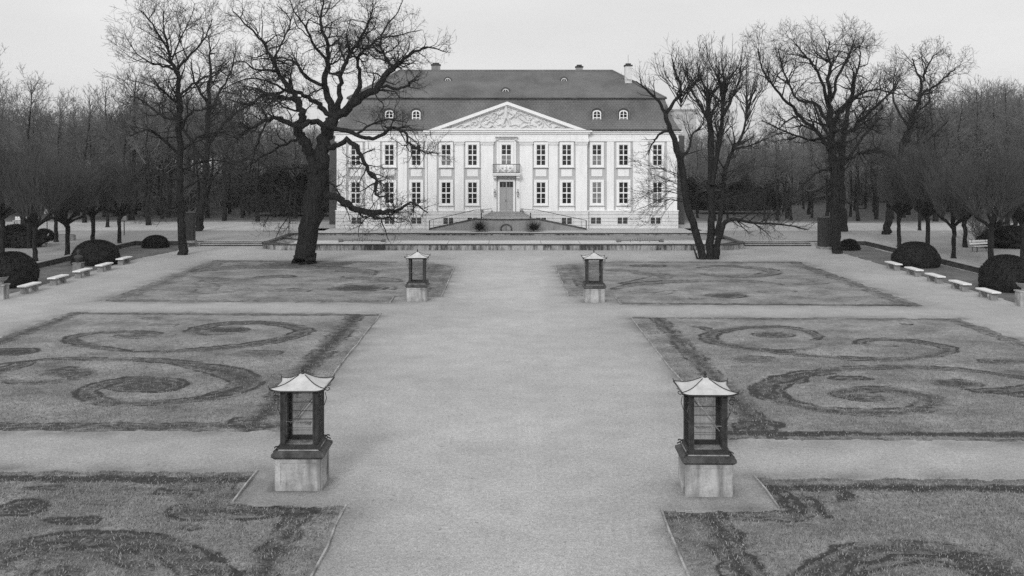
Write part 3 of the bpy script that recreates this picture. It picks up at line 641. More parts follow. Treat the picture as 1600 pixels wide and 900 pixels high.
# ------------------------------------------------------------------ palace
PX = 0.07
pal = empty('palace', (PX, FY, TZ), 'white baroque palace with dark mansard roof and sculpted gable', 'palace')
PO = pal.location.copy()
def pmb(): return MB(PO)
EZ = fz(204)                                          # eaves
WX0, WX1 = fx(526), fx(1058); RX0, RX1 = fx(669), fx(917)
RY = FY - 0.45
mb = pmb(); mb.box(WX0, WX1, FY, FY + 14, TZ - 0.1, EZ); mb.box(RX0, RX1, RY, FY - 0.002, TZ - 0.1, EZ); mb.build('wall', M['field'], pal)
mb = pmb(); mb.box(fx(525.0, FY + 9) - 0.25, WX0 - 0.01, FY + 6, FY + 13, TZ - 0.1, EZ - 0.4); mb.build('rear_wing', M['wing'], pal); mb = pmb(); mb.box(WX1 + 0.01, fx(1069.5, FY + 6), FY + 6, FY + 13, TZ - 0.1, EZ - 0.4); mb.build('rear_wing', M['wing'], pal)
# plinth courses
z0 = TZ - 0.05; zt = fz(330)
mb = pmb(); nC = 5; hC = (zt - z0) / nC
for k in range(nC):
    a, b = z0 + k * hC + (0.03 if k else 0), z0 + (k + 1) * hC
    mb.box(WX0 - 0.1, RX0 - 0.101, FY - 0.12, FY - 0.001, a, b); mb.box(RX1 + 0.101, WX1 + 0.1, FY - 0.12, FY - 0.001, a, b)
    mb.box(RX0 - 0.1, RX1 + 0.1, RY - 0.12, RY - 0.001, a, b)
mb.build('plinth', M['plinth'], pal)
mb = pmb(); mb.box(WX0 - 0.14, RX0 - 0.141, FY - 0.17, FY - 0.001, zt + 0.002, zt + 0.11); mb.box(RX1 + 0.141, WX1 + 0.14, FY - 0.17, FY - 0.001, zt + 0.002, zt + 0.11)
mb.box(RX0 - 0.14, fx(768), RY - 0.17, RY - 0.001, zt + 0.002, zt + 0.11); mb.box(fx(814), RX1 + 0.14, RY - 0.17, RY - 0.001, zt + 0.002, zt + 0.11); mb.build('string_course', M['white'], pal)
# pilasters / white wall strips
zc = fz(221)
strips = [(526.3, 541), (571, 594), (622, 636), (664, 668), (917, 918), (948, 959), (989, 1012), (1042, 1057.7)]
for a, b in strips: pmb().box(fx(a), fx(b), FY - 0.11, FY - 0.001, zt + 0.112, zc).build('pilaster', M['white'], pal)
rst = [(669.2, 683), (711, 725), (752, 771), (812, 832), (857, 871), (899, 916.8)]
for a, b in rst: pmb().box(fx(a), fx(b), RY - 0.14, RY - 0.001, zt + 0.112, zc - 0.45).build('pilaster', M['white'], pal)
for a, b in rst:                                     # ionic capitals
    x0, x1 = fx(a), fx(b); mb = pmb()
    mb.box(x0 - 0.03, x1 + 0.03, RY - 0.17, RY - 0.002, zc - 0.449, zc - 0.30); mb.box(x0 - 0.12, x1 + 0.12, RY - 0.22, RY - 0.002, zc - 0.09, zc - 0.002)
    mb.box(x0 + 0.02, x1 - 0.02, RY - 0.18, RY - 0.002, zc - 0.299, zc - 0.091)
    for x in (x0 + 0.03, x1 - 0.03): mb.tube([(x, RY - 0.24, zc - 0.21), (x, RY - 0.02, zc - 0.21)], 0.12, 10)
    mb.build('capital', M['plinth'], pal)
# entablature
def band(y0p, y1p, out, name, m=None):
    za, zb = fz(y1p), fz(y0p); mb = pmb()
    mb.box(WX0 - out, RX0 - out - 0.001, FY - out, FY - 0.001, za, zb); mb.box(RX1 + out + 0.001, WX1 + out, FY - out, FY - 0.001, za, zb)
    mb.box(RX0 - out, RX1 + out, RY - out, RY - 0.001, za, zb)
    mb.box(WX0 - out, WX0 - 0.001, FY + 0.001, FY + 14, za, zb); mb.box(WX1 + 0.001, WX1 + out, FY + 0.001, FY + 14, za, zb); mb.build(name, m or M['white'], pal)
band(216.6, 221, 0.17, 'architrave'); band(209.2, 216.55, 0.11, 'frieze'); band(206.6, 209.15, 0.30, 'cornice', M['white_trim']); band(204.4, 206.55, 0.48, 'cornice', M['white_trim'])

# pediment
za = fz(203.6); zp = fz(159.5); xa, xb = fx(669.5), fx(916); xm = fx(792.5); yo = RY
mb = pmb(); th = 0.33
mb.ring([(xa, za), (xb, za), (xm, zp)], [(xa + 1.25, za + 0.10), (xb - 1.25, za + 0.10), (xm, zp - th)], yo - 0.55, yo - 0.001); mb.build('raking_cornice', M['white_trim'], pal)
mb = pmb(); mb.ring([(xa + 1.2, za + 0.09), (xb - 1.2, za + 0.09), (xm, zp - th + 0.02)], [(xa + 1.75, za + 0.19), (xb - 1.75, za + 0.19), (xm, zp - th - 0.13)], yo - 0.34, yo - 0.002); mb.build('inner_moulding', M['plinth'], pal)
mb = pmb(); mb.prism([(xa + 0.3, za + 0.05), (xb - 0.3, za + 0.05), (xm, zp - 0.12)], yo + 0.001, yo + 6.0); mb.build('gable_roof', M['tiles'], pal)
def relief():
    nx, nz = 420, 92
    U = np.linspace(xa + 1.3, xb - 1.3, nx); Wz = np.linspace(za + 0.1, zp - 0.36, nz)
    X, Z = np.meshgrid(U, Wz); D = np.zeros(X.shape)
    def C(p): return (fx(640 + p[0] / 5.333), fz(130 + p[1] / 5.333))
    def st(pts, w, h=0.22):
        nonlocal D
        line = [C(p) for p in (catmull(pts, 4) if len(pts) > 2 else pts)]
        d = seg_dist(X, Z, line); D = np.maximum(D, h * 1.15 * np.sqrt(np.clip(1 - (d / w) ** 2, 0, 1)))
    # standing figure, drapery, scrolls, reclining figures, waves
    st([(803, 196), (803, 206)], 0.17, 0.34); st([(803, 222), (802, 255), (800, 285)], 0.24, 0.34); st([(796, 290), (785, 325), (772, 352)], 0.14, 0.3); st([(812, 288), (828, 320), (838, 350)], 0.14, 0.3)
    st([(798, 228), (768, 250), (742, 262), (720, 250)], 0.10, 0.27); st([(810, 226), (838, 250), (866, 268), (840, 292)], 0.11, 0.27)
    for a in range(0, 360, 30): st([(708 + 28 * math.cos(R(a)), 275 + 28 * math.sin(R(a))), (708 + 28 * math.cos(R(a + 32)), 275 + 28 * math.sin(R(a + 32)))], 0.07, 0.2)
    st([(700, 285), (715, 272), (712, 262)], 0.08)
    st([(575, 290), (590, 330), (620, 365), (660, 372), (690, 348), (705, 360), (730, 378), (780, 382), (830, 378), (880, 372)], 0.10, 0.25)
    st([(610, 300), (640, 275), (665, 285), (655, 305), (635, 300)], 0.08); st([(640, 340), (665, 315), (690, 325)], 0.11, 0.25); st([(640, 250), (680, 235), (720, 222), (760, 212)], 0.07, 0.18)
    st([(350, 378), (385, 374), (405, 360), (430, 348), (455, 356), (478, 376)], 0.07); st([(420, 380), (450, 366), (490, 350), (530, 340)], 0.08)
    st([(500, 348), (525, 372), (560, 376), (590, 360)], 0.10); st([(515, 330), (545, 320), (565, 335), (545, 350)], 0.10, 0.25); st([(560, 300), (575, 315), (600, 318)], 0.08)
    st([(735, 350), (765, 340), (790, 352), (770, 362)], 0.09); st([(840, 355), (880, 345), (910, 358)], 0.09)
    st([(900, 250), (935, 258), (965, 285), (985, 310)], 0.10, 0.25); st([(915, 285), (940, 305), (970, 322), (1000, 328)], 0.12, 0.27); st([(880, 262), (890, 240), (905, 232)], 0.08)
    st([(985, 290), (1000, 320), (990, 350), (1010, 372)], 0.09); st([(935, 370), (975, 350), (1010, 345), (1050, 360)], 0.10)
    st([(1050, 318), (1080, 312), (1095, 325), (1075, 345)], 0.11, 0.26); st([(1100, 315), (1110, 345), (1100, 372)], 0.09); st([(1120, 312), (1145, 345), (1175, 368)], 0.10, 0.25)
    st([(1150, 350), (1180, 330), (1198, 322)], 0.07); st([(1015, 375), (1080, 386), (1160, 380), (1230, 386), (1300, 384), (1350, 378)], 0.07); st([(1200, 372), (1230, 360), (1260, 372), (1290, 370)], 0.07)
    r0 = random.Random(9)
    for _ in range(55):
        cx = r0.gauss(800, 210); top = 165 + abs(cx - 800) * 0.345 + 28; 
        if not 330 < cx < 1300 or top > 372: continue
        cy = r0.uniform(top, 382); a = r0.uniform(0, 6.3); l = r0.uniform(10, 24)
        st([(cx, cy), (cx + l * math.cos(a), cy + l * .6 * math.sin(a)), (cx + l * 1.3 * math.cos(a + .9), cy + l * .8 * math.sin(a + .9))], r0.uniform(0.05, 0.09), r0.uniform(0.1, 0.2))
    # inside the triangle only
    t = np.abs(X - xm) / (xb - 1.3 - xm); lim = (zp - 0.40) - (zp - 0.40 - za - 0.10) * t
    keepv = Z <= lim + 0.05
    idx = np.arange(nx * nz).reshape(nz, nx); q = np.stack([idx[:-1, :-1], idx[:-1, 1:], idx[1:, 1:], idx[1:, :-1]], -1).reshape(-1, 4)
    q = q[keepv.ravel()[q].any(1)]
    V = np.stack([X.ravel() - PO.x, (yo - 0.03 - D).ravel() - PO.y, np.minimum(Z, lim + 0.12).ravel() - PO.z], 1)
    return np_mesh('tympanum', V, q, True)
link('tympanum', relief(), M['relief'], pal)

# roof
def roof():
    ex0, ex1, ey0, ey1 = fx(519, FY - .5), fx(1064.5, FY - .5), FY - 0.55, FY + 14.5
    levels = [(0.0, EZ + 0.02), (0.14, EZ + 0.10), (0.62, EZ + 1.0), (1.12, EZ + 2.2), (1.50, fz(155, 109.4))]
    vs, fs = [], []
    for k, z in levels:
        vs += [(ex0 + k, ey0 + k, z), (ex1 - k, ey0 + k, z), (ex1 - k, ey1 - k, z), (ex0 + k, ey1 - k, z)]
    for i in range(len(levels) - 1):
        for j in range(4): fs.append((4 * i + j, 4 * i + (j + 1) % 4, 4 * i + 4 + (j + 1) % 4, 4 * i + 4 + j))
    mb = pmb(); mb.add(vs, fs); mb.build('mansard_roof', M['tiles'], pal)
    k, z = 1.50, levels[-1][1]
    mb = pmb()
    mb.box(ex0 + k - 0.2, ex1 - k + 0.2, ey0 + k - 0.2, ey1 - k + 0.2, z + 0.002, z + 0.13); mb.build('roof_kerb', M['wall_stone'], pal)
    rx0, rx1, ry, rz = fx(624, 115), fx(957, 115), 115.0, fz(110.5, 115)
    b = [(ex0 + k - 0.1, ey0 + k - 0.1, z + 0.132), (ex1 - k + 0.1, ey0 + k - 0.1, z + 0.132), (ex1 - k + 0.1, ey1 - k + 0.1, z + 0.132), (ex0 + k - 0.1, ey1 - k + 0.1, z + 0.132), (rx0, ry, rz), (rx1, ry, rz)]
    mb = pmb(); mb.add(b, [(0, 1, 5, 4), (1, 2, 5), (2, 3, 4, 5), (3, 0, 4)]); mb.build('upper_roof', M['tiles'], pal)
    mb = pmb(); mb.tube([(rx0, ry, rz), (rx1, ry, rz)], 0.12, 8)
    for c, e in ((b[0], b[4]), (b[1], b[5])): mb.tube([c, e], 0.11, 8)
    mb.build('ridge_tiles', M['tiles'], pal)
    mb = pmb()                                       # gutter
    mb.tube([(ex0, ey0 - 0.05, EZ + 0.04), (RX0 - 0.3, ey0 - 0.05, EZ + 0.04)], 0.08, 8); mb.tube([(RX1 + 0.3, ey0 - 0.05, EZ + 0.04), (ex1, ey0 - 0.05, EZ + 0.04)], 0.08, 8); mb.build('gutter', M['iron_old'], pal)
roof()
for px, pyt, pyb, w, Y, m in ((681, 100, 113, 0.95, 115.6, 'ramp_wall'), (905, 103, 113, 0.75, 115.6, 'ramp_wall'), (981.5, 101, 128, 0.75, 112.5, 'plinth')):
    x = fx(px, Y); zt_, zb_ = fz(pyt, Y), fz(pyb, Y) - 0.9
    mb = pmb(); mb.box(x - w / 2, x + w / 2, Y - 0.4, Y + 0.4, zb_, zt_ - 0.2); ch = mb.build('chimney', M[m], pal)
    mb = pmb(); mb.box(x - w / 2 - 0.07, x + w / 2 + 0.07, Y - 0.47, Y + 0.47, zt_ - 0.198, zt_ - 0.05); mb.box(x - w / 2 + 0.1, x + w / 2 - 0.1, Y - 0.3, Y + 0.3, zt_ - 0.048, zt_ + 0.12); mb.build('chimney_cap', M['wall_stone'], ch)
    if pyt < 102: 
        mb = pmb(); mb.tube([(x, Y, zt_), (x, Y, zt_ + 1.1)], 0.02, 4); mb.build('lightning_rod', M['iron'], ch)

def arch(w, h, rise, n=8):
    """loop (x,z) from base left ccw: flat sides and a segmental top"""
    pts = [(-w, 0), (w, 0), (w, h - rise)]
    for i in range(1, n):
        a = PI * i / n; pts.append((w * math.cos(a), h - rise + rise * math.sin(a)))
    pts.append((-w, h - rise)); return pts
def dormer_proto():
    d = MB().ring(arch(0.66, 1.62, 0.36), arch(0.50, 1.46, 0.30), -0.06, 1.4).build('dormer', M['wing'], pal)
    MB().ring(arch(0.52, 1.44, 0.29), arch(0.40, 1.32, 0.24), -0.10, 0.0).box(-0.045, 0.045, -0.09, -0.02, 0.0, 1.34).box(-0.42, 0.42, -0.085, -0.025, 0.60, 0.68).box(-0.42, 0.42, -0.08, -0.03, 0.98, 1.02).box(-0.42, 0.42, -0.08, -0.03, 0.26, 0.30).box(-0.50, 0.50, -0.13, -0.02, -0.06, 0.06).build('frame', M['white_trim'], d)
    MB().prism(arch(0.45, 1.36, 0.26), -0.015, 0.02).build('pane', M['glass_dark'], d)
    MB().ring(arch(0.80, 1.80, 0.42), arch(0.665, 1.63, 0.365), -0.16, 1.5).build('hood', M['tiles'], d)
    return d
dz = fz(193.5, 108.3)
for i, px in enumerate((608.5, 650.5, 932.5, 974)):
    d = dormer_proto() if i == 0 else copy_tree(dp, pal)
    if i == 0: dp = d
    d.location = (fx(px, 108.3) - PO.x, 108.25 - PO.y, dz - PO.z); d.scale = (0.86, 1, 1)
def eyebrow_proto():
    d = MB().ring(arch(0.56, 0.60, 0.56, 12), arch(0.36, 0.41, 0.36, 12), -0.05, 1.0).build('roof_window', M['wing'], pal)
    MB().ring(arch(0.35, 0.40, 0.35, 12), arch(0.29, 0.34, 0.29, 12), -0.09, 0.0).box(-0.025, 0.025, -0.08, -0.02, 0, 0.38).build('frame', M['white_trim'], d)
    MB().prism(arch(0.31, 0.36, 0.31, 12), -0.01, 0.02).build('pane', M['glass_dark'], d); return d
for i, (px, py, Y) in enumerate(((700, 127.5, 113.0), (881, 127.5, 113.0), (790, 145, 110.6))):
    d = eyebrow_proto() if i == 0 else copy_tree(ep, pal)
    if i == 0: ep = d
    d.location = (fx(px, Y) - PO.x, Y - 0.3 - PO.y, fz(py, Y) - PO.z); d.scale = (0.85, 1, 0.9) if i < 2 else (1, 1, 1)
mb = pmb()
for px in (953, 966, 972): Y = 111.6; mb.box(fx(px, Y) - 0.12, fx(px, Y) + 0.12, Y - 0.3, Y + 0.5, fz(147, Y), fz(142, Y))
mb.build('roof_vent', M['iron'], pal)
mb = pmb(); Yv = 110.2; mb.tube([(fx(797, Yv), Yv - .2, fz(153, Yv)), (fx(797, Yv), Yv - .2, fz(146, Yv))], 0.05, 6); mb.build('vent_pipe', M['plinth'], pal)

# windows of the two main floors
def window_proto(w, h, mats_):
    """origin at the middle of the opening's foot, on the wall face"""
    s = 0.25; rect = lambda a, z0, z1: [(-a, z0), (a, z0), (a, z1), (-a, z1)]
    mb = MB().ring(rect(w / 2 + s, -0.16, h + s), rect(w / 2, 0, h), -0.16, -0.001)
    mb.ring(rect(w / 2 - 0.001, 0.001, h - 0.001), rect(w / 2 - 0.05, 0.05, h - 0.05), -0.09, -0.03)
    mb.box(-0.045, 0.045, -0.10, -0.035, 0.05, h - 0.05); mb.box(-w / 2 + 0.05, w / 2 - 0.06, -0.105, -0.034, h * 0.5 - 0.06, h * 0.5 + 0.06)
    for q in (0.25, 0.75): mb.box(-w / 2 + 0.06, w / 2 - 0.06, -0.08, -0.036, h * q - 0.02, h * q + 0.02)
    o = mb.build('window', M['white_trim'], pal)
    MB().box(-w / 2 + 0.02, w / 2 - 0.02, -0.030, -0.004, h * 0.5, h - 0.02).build('pane', mats_[0], o)
    MB().box(-w / 2 + 0.02, w / 2 - 0.02, -0.030, -0.004, 0.02, h * 0.5 - 0.002).build('pane', mats_[1], o)
    MB().box(-w / 2 - s - 0.08, w / 2 + s + 0.08, -0.26, -0.002, -0.25, -0.165).build('sill', M['plinth'], o)
    return o
DK, CU = M['glass_dark'], M['glass_curtain']
protos = {}
def put_window(px, py0, py1, curtained=0):
    y = RY if 672 < px < 912 else FY
    key = (py0, curtained)
    if key not in protos:
        o = window_proto(0.98, fz(py0) - fz(py1), (DK, DK) if curtained == 0 else ((DK, CU) if curtained == 1 else (CU, CU))); protos[key] = o
    else: o = copy_tree(protos[key], pal)
    o.location = (fx(px) - PO.x, y - PO.y, fz(py1) - PO.z)
cols = [556, 608.5, 650.5, 697.5, 738.5, 845, 885, 932.5, 974, 1027]
for i, px in enumerate(cols):
    put_window(px, 226, 258.5, {3: 1, 7: 1}.get(i, 0)); put_window(px, 284.5, 318, {7: 2, 9: 1}.get(i, 0))
for px in cols:                                       # white fields between the floors, aprons below the lower windows
    y = RY if 672 < px < 912 else FY
    pmb().box(fx(px - 8.5), fx(px + 8.5), y - 0.07, y - 0.001, fz(275.5), fz(264.5)).build('panel', M['white'], pal)
    pmb().box(fx(px - 12), fx(px + 12), y - 0.05, y - 0.001, fz(329), fz(322.5)).build('apron', M['white'], pal)
def cellar_proto():
    o = MB().ring([(-0.62, -0.08), (0.62, -0.08), (0.62, 0.74), (-0.62, 0.74)], [(-0.52, 0), (0.52, 0), (0.52, 0.66), (-0.52, 0.66)], -0.035, -0.001).box(-0.04, 0.04, -0.034, -0.005, 0.001, 0.659).build('cellar_window', M['plinth'], pal)
    MB().box(-0.519, 0.519, -0.016, -0.002, 0.001, 0.659).build('pane', M['glass_dark'], o)
    mbg = MB()
    for k in range(1, 8): mbg.box(-0.52 + k * 0.13 - 0.012, -0.52 + k * 0.13 + 0.012, -0.026, -0.018, 0.002, 0.658)
    mbg.box(-0.519, 0.519, -0.024, -0.019, 0.31, 0.34); mbg.build('grille', M['ramp_wall'], o)
    return o
for i, px in enumerate((557.5, 609, 651, 701, 738.5, 845, 885, 931, 972.5, 1024)):
    o = cellar_proto() if i == 0 else copy_tree(cp, pal)
    if i == 0: cp = o
    o.location = (fx(px) - PO.x, (RY if 672 < px < 912 else FY) - 0.121 - PO.y, fz(349.5) - PO.z)

# centre bay: balcony window, hood, balcony, portal
xc = fx(791.2)
o = window_proto(1.04, fz(226) - fz(258), (DK, CU)); o.location = (xc - PO.x, RY - PO.y, fz(258) - PO.z); o.name = 'balcony_window'
mb = pmb(); mb.box(xc - 1.02, xc - 0.785, RY - 0.12, RY - 0.001, fz(270), fz(219)); mb.box(xc + 0.785, xc + 1.02, RY - 0.12, RY - 0.001, fz(270), fz(219)); mb.box(xc - 0.78, xc + 0.78, RY - 0.1, RY - 0.001, fz(222), fz(219.2)); mb.build('window_surround', M['white'], pal)
mb = pmb(); mb.box(xc - 1.1, xc + 1.1, RY - 0.40, RY - 0.20, fz(216.8), fz(214.6)); mb.prism([(xc - 1.22, fz(214.5)), (xc + 1.22, fz(214.5)), (xc + 1.1, fz(212.4)), (xc - 1.1, fz(212.4))], RY - 0.62, RY - 0.20)
for sx in (-1, 1): mb.box(xc + sx * 0.98 - 0.14, xc + sx * 0.98 + 0.14, RY - 0.38, RY - 0.002, fz(219), fz(216.9))
mb.build('window_hood', M['plinth'], pal)
zs = fz(270.3)
mb = pmb(); mb.box(fx(770), fx(812.5), RY - 1.25, RY - 0.002, zs - 0.24, zs - 0.1); mb.box(fx(769), fx(813.5), RY - 1.32, RY - 0.002, zs - 0.098, zs)
mb.build('balcony_slab', M['white_trim'], pal)
zr = fz(256.5); mb = pmb(); bx0, bx1 = fx(770.5), fx(812); by = RY - 1.24
mb.tube([(bx0, RY - 0.01, zr), (bx0, by, zr), (bx1, by, zr), (bx1, RY - 0.01, zr)], 0.035, 6); mb.tube([(bx0, RY - 0.01, zs + 0.06), (bx0, by, zs + 0.06), (bx1, by, zs + 0.06), (bx1, RY - 0.01, zs + 0.06)], 0.025, 6)
for k in range(0, 29):
    x = bx0 + (bx1 - bx0) * k / 28
    if 6 < k < 22 and k % 7: continue
    mb.tube([(x, by, zs), (x, by, zr)], 0.014, 4)
for k in range(5): mb.tube([(bx0, by + 0.24 * k, zs), (bx0, by + 0.24 * k, zr)], 0.014, 4); mb.tube([(bx1, by + 0.24 * k, zs), (bx1, by + 0.24 * k, zr)], 0.014, 4)
mb.build('balcony_railing', M['iron'], pal)
mb = pmb(); zm = (zs + zr) / 2
for sx in (-1, 1):
    for cx_, r_, w_ in ((0.36, 0.27, 2.0), (0.78, 0.2, 1.6), (0.15, 0.13, 1.5)):
        pts = []
        for k in range(22):
            a = w_ * 2 * PI * k / 21; rr_ = r_ * (1 - 0.75 * k / 21); pts.append((xc + sx * (cx_ + rr_ * math.cos(a)), by - 0.03, zm + rr_ * math.sin(a)))
        mb.tube(pts, 0.035, 5)
    mb.tube([(xc + sx * 0.1, by - 0.03, zs + 0.08), (xc + sx * 0.4, by - 0.03, zm - 0.2), (xc + sx * 0.95, by - 0.03, zr - 0.1)], 0.03, 5)
mb.build('railing_scrollwork', M['white_trim'], pal)
zd0, zd1 = fz(330), fz(283.5)
mb = pmb(); mb.ring([(xc - 0.93, zd0), (xc + 0.93, zd0), (xc + 0.93, zd1 + 0.22), (xc - 0.93, zd1 + 0.22)], [(xc - 0.71, zd0 + 0.01), (xc + 0.71, zd0 + 0.01), (xc + 0.71, zd1), (xc - 0.71, zd1)], RY - 0.2, RY - 0.001); mb.build('door_surround', M['white_trim'], pal)
mb = pmb()
for sx in (-1, 1): pmb().box(xc + sx * 1.22 - 0.2, xc + sx * 1.22 + 0.2, RY - 0.3, RY - 0.001, zd0, zs - 0.52).build('portal_pier', M['white'], pal)
mb = pmb(); mb.box(xc - 1.0, xc + 1.0, RY - 0.16, RY - 0.001, zd1 + 0.24, zs - 0.25); mb.build('portal_frieze', M['field'], pal)
for sx in (-1, 1):
    mb = pmb(); mb.prism([(xc + sx * 1.22 - 0.17, zs - 0.51), (xc + sx * 1.22 + 0.17, zs - 0.51), (xc + sx * 1.22 + 0.2, zs - 0.242), (xc + sx * 1.22 - 0.2, zs - 0.242)], RY - 0.95, RY - 0.001); mb.build('balcony_bracket', M['white_trim'], pal)
mb = pmb(); ztr = fz(293.5)
mb.box(xc - 0.705, xc - 0.01, RY - 0.09, RY - 0.02, zd0 + 0.02, ztr); mb.box(xc + 0.01, xc + 0.705, RY - 0.09, RY - 0.02, zd0 + 0.02, ztr)
for sx in (-1, 1):
    for za_, zb_ in ((0.2, 0.85), (1.0, ztr - zd0 - 0.15)):
        a, b = sorted((xc + sx * 0.12, xc + sx * 0.6)); mb.ring([(a, zd0 + za_), (b, zd0 + za_), (b, zd0 + zb_), (a, zd0 + zb_)], [(a + 0.06, zd0 + za_ + 0.06), (b - 0.06, zd0 + za_ + 0.06), (b - 0.06, zd0 + zb_ - 0.06), (a + 0.06, zd0 + zb_ - 0.06)], RY - 0.115, RY - 0.091)
door = mb.build('door', M['door'], pal)
mb = pmb(); mb.tube([(xc - 0.06, RY - 0.14, zd0 + 1.05), (xc - 0.06, RY - 0.14, zd0 + 1.25)], 0.025, 6); mb.build('handle', M['iron'], door)
mb = pmb(); mb.box(xc - 0.7, xc + 0.7, RY - 0.06, RY - 0.01, ztr + 0.09, zd1 - 0.01); tr = mb.build('transom_window', M['glass_dark'], pal)
mb = pmb(); mb.box(xc - 0.05, xc + 0.05, RY - 0.10, RY - 0.061, ztr + 0.09, zd1 - 0.01); mb.box(xc - 0.7, xc + 0.7, RY - 0.11, RY - 0.03, ztr + 0.002, ztr + 0.088)
for q in (-0.36, 0.36): mb.box(xc + q - 0.015, xc + q + 0.015, RY - 0.08, RY - 0.062, ztr + 0.09, zd1 - 0.01)
mb.build('frame', M['door'], tr)
for sx in (-1, 1):
    x, y, z = xc + sx * 1.20, RY - 0.62, fz(303)
    mb = pmb(); mb.tube([(x, RY - 0.3, z + 0.5), (x, y, z + 0.55), (x, y, z + 0.28)], 0.025, 6); mb.lathe([(0.02, 0.3), (0.13, 0.2), (0.14, 0.17)], (x, y, z), 6); mb.lathe([(0.05, -0.27), (0.08, -0.22), (0.10, -0.2)], (x, y, z), 6)
    for k in range(6): a = k * PI / 3; mb.tube([(x + 0.075 * math.cos(a), y + 0.075 * math.sin(a), z - 0.21), (x + 0.12 * math.cos(a), y + 0.12 * math.sin(a), z + 0.18)], 0.012, 4)
    mb.build('wall_lantern', M['iron'], pal)
for px in (753, 815):                                 # small flood boxes on the string course
    x = fx(px); mb = pmb(); mb.box(x - 0.14, x + 0.14, RY - 0.45, RY - 0.18, zt + 0.02, zt + 0.22); mb.build('floodlight', M['ramp_wall'], pal)

# ramp and stair in front of the door
rp = empty('entrance_ramp', (xc, 105.4, TZ), 'double curved ramp with thin railings and stair below the palace door', 'ramp')
RO = rp.location.copy()
yA, yB = 104.9, 106.4; zP = fz(343, yA); xo0, xo1 = fx(671, yA), fx(916, yA); xi0, xi1 = fx(742, yA), fx(840, yA)
mb = MB(RO); mb.prism([(xo0, TZ - 0.05), (xi0, TZ - 0.05), (xi0, zP), (xo0, TZ + 0.1)], yA, yB); mb.build('ramp_wall', M['ramp_wall'], rp); mb = MB(RO); mb.prism([(xi1, TZ - 0.05), (xo1, TZ - 0.05), (xo1, TZ + 0.1), (xi1, zP)], yA, yB); mb.build('ramp_wall', M['ramp_wall'], rp)
# bowed centre wall with an arched niche
mb = MB(RO); n = 20; pts = []
for i in range(n + 1):
    t_ = i / n; x = xi0 + (xi1 - xi0) * t_; pts.append((x, yA - 0.9 * math.sin(PI * t_) - 0.0))
vs = [(x, y, TZ - 0.05) for x, y in pts] + [(x, y, zP) for x, y in pts] + [(x, yB, zP) for x, y in pts]
fs = [(i, i + 1, n + 2 + i, n + 1 + i) for i in range(n)] + [(n + 1 + i, n + 2 + i, 2 * n + 3 + i, 2 * n + 2 + i) for i in range(n)]
mb.add(vs, fs); mb.build('bowed_wall', M['ramp_wall'], rp)
mb = MB(RO); cx_ = (xi0 + xi1) / 2; ar = [(cx_ + x, TZ + z) for x, z in arch(0.6, 0.72, 0.45, 10)]; ai = [(cx_ + x, TZ + 0.02 + z) for x, z in arch(0.47, 0.58, 0.36, 10)]
mb.ring(ar, ai, yA - 0.98, yA - 0.7); nf = mb.build('niche_frame', M['wall_stone'], rp)
mb = MB(RO); mb.prism(ai, yA - 0.915, yA - 0.72); mb.build('niche_infill', M['ramp_wall'], nf)
mb = MB(RO); mb.box(cx_ - 0.012, cx_ + 0.012, yA - 0.95, yA - 0.93, TZ, TZ + 0.55); mb.build('niche_bar', M['wall_stone'], nf)
cop = []
mb = MB(RO)
path = [(xo0, yA, TZ + 0.16), (xi0, yA, zP + 0.05)] + [(x, y, zP + 0.05) for x, y in pts[1:-1]] + [(xi1, yA, zP + 0.05), (xo1, yA, TZ + 0.16)]
mb.tube(path, 0.09, 6); mb.build('coping', M['dark_stone'], rp)
for side, (xo, xi) in enumerate(((xo0, fx(752, yA)), (xo1, fx(829, yA)))):
    mb = MB(RO); zl = TZ + 0.18; hh = 0.85; za_ = zP + 0.15
    xk = fx(757, yA) if side == 0 else fx(825, yA)
    top = [(xo, yA, zl + hh), (xi0 if side == 0 else xi1, yA, za_ + hh - 0.03), (xk, yA, za_ + hh), (fx(768) if side == 0 else fx(814), RY - 0.3, za_ + hh)]
    mb.tube(top, 0.03, 6)
    for q in (0.0, 1.0):
        x = xo + (xi - xo) * q; z = zl + (za_ - zl) * q; mb.tube([(x, yA, z - 0.15), (x, yA, z + (hh if q < 0.5 else 0.55))], 0.06 if q > 0.5 else 0.045, 6)
    x = xo * 0.92 + xi * 0.08; mb.tube([(x, yA, zl), (x, yA, zl + hh * 1.0)], 0.02, 5)
    mb.build('railing', M['iron'], rp)
for k in range(5):
    z = zP + 0.001 + (zt - zP) * (k + 1) / 5; half = 1.65 + 0.24 * (4 - k)
    mb = MB(RO); mb.box(xc - half, xc + half, RY - 0.45 - 0.28 * (4 - k), RY - 0.2, zP - 0.02 if k == 0 else z - (zt - zP) / 5 + 0.001, z - 0.05); st_ = mb.build('step', M['plinth'] if k < 2 else M['step_stone'], rp)
    mb = MB(RO); mb.box(xc - half - 0.03, xc + half + 0.03, RY - 0.49 - 0.28 * (4 - k), RY - 0.2, z - 0.049, z); mb.build('tread', M['ramp_wall'], st_)

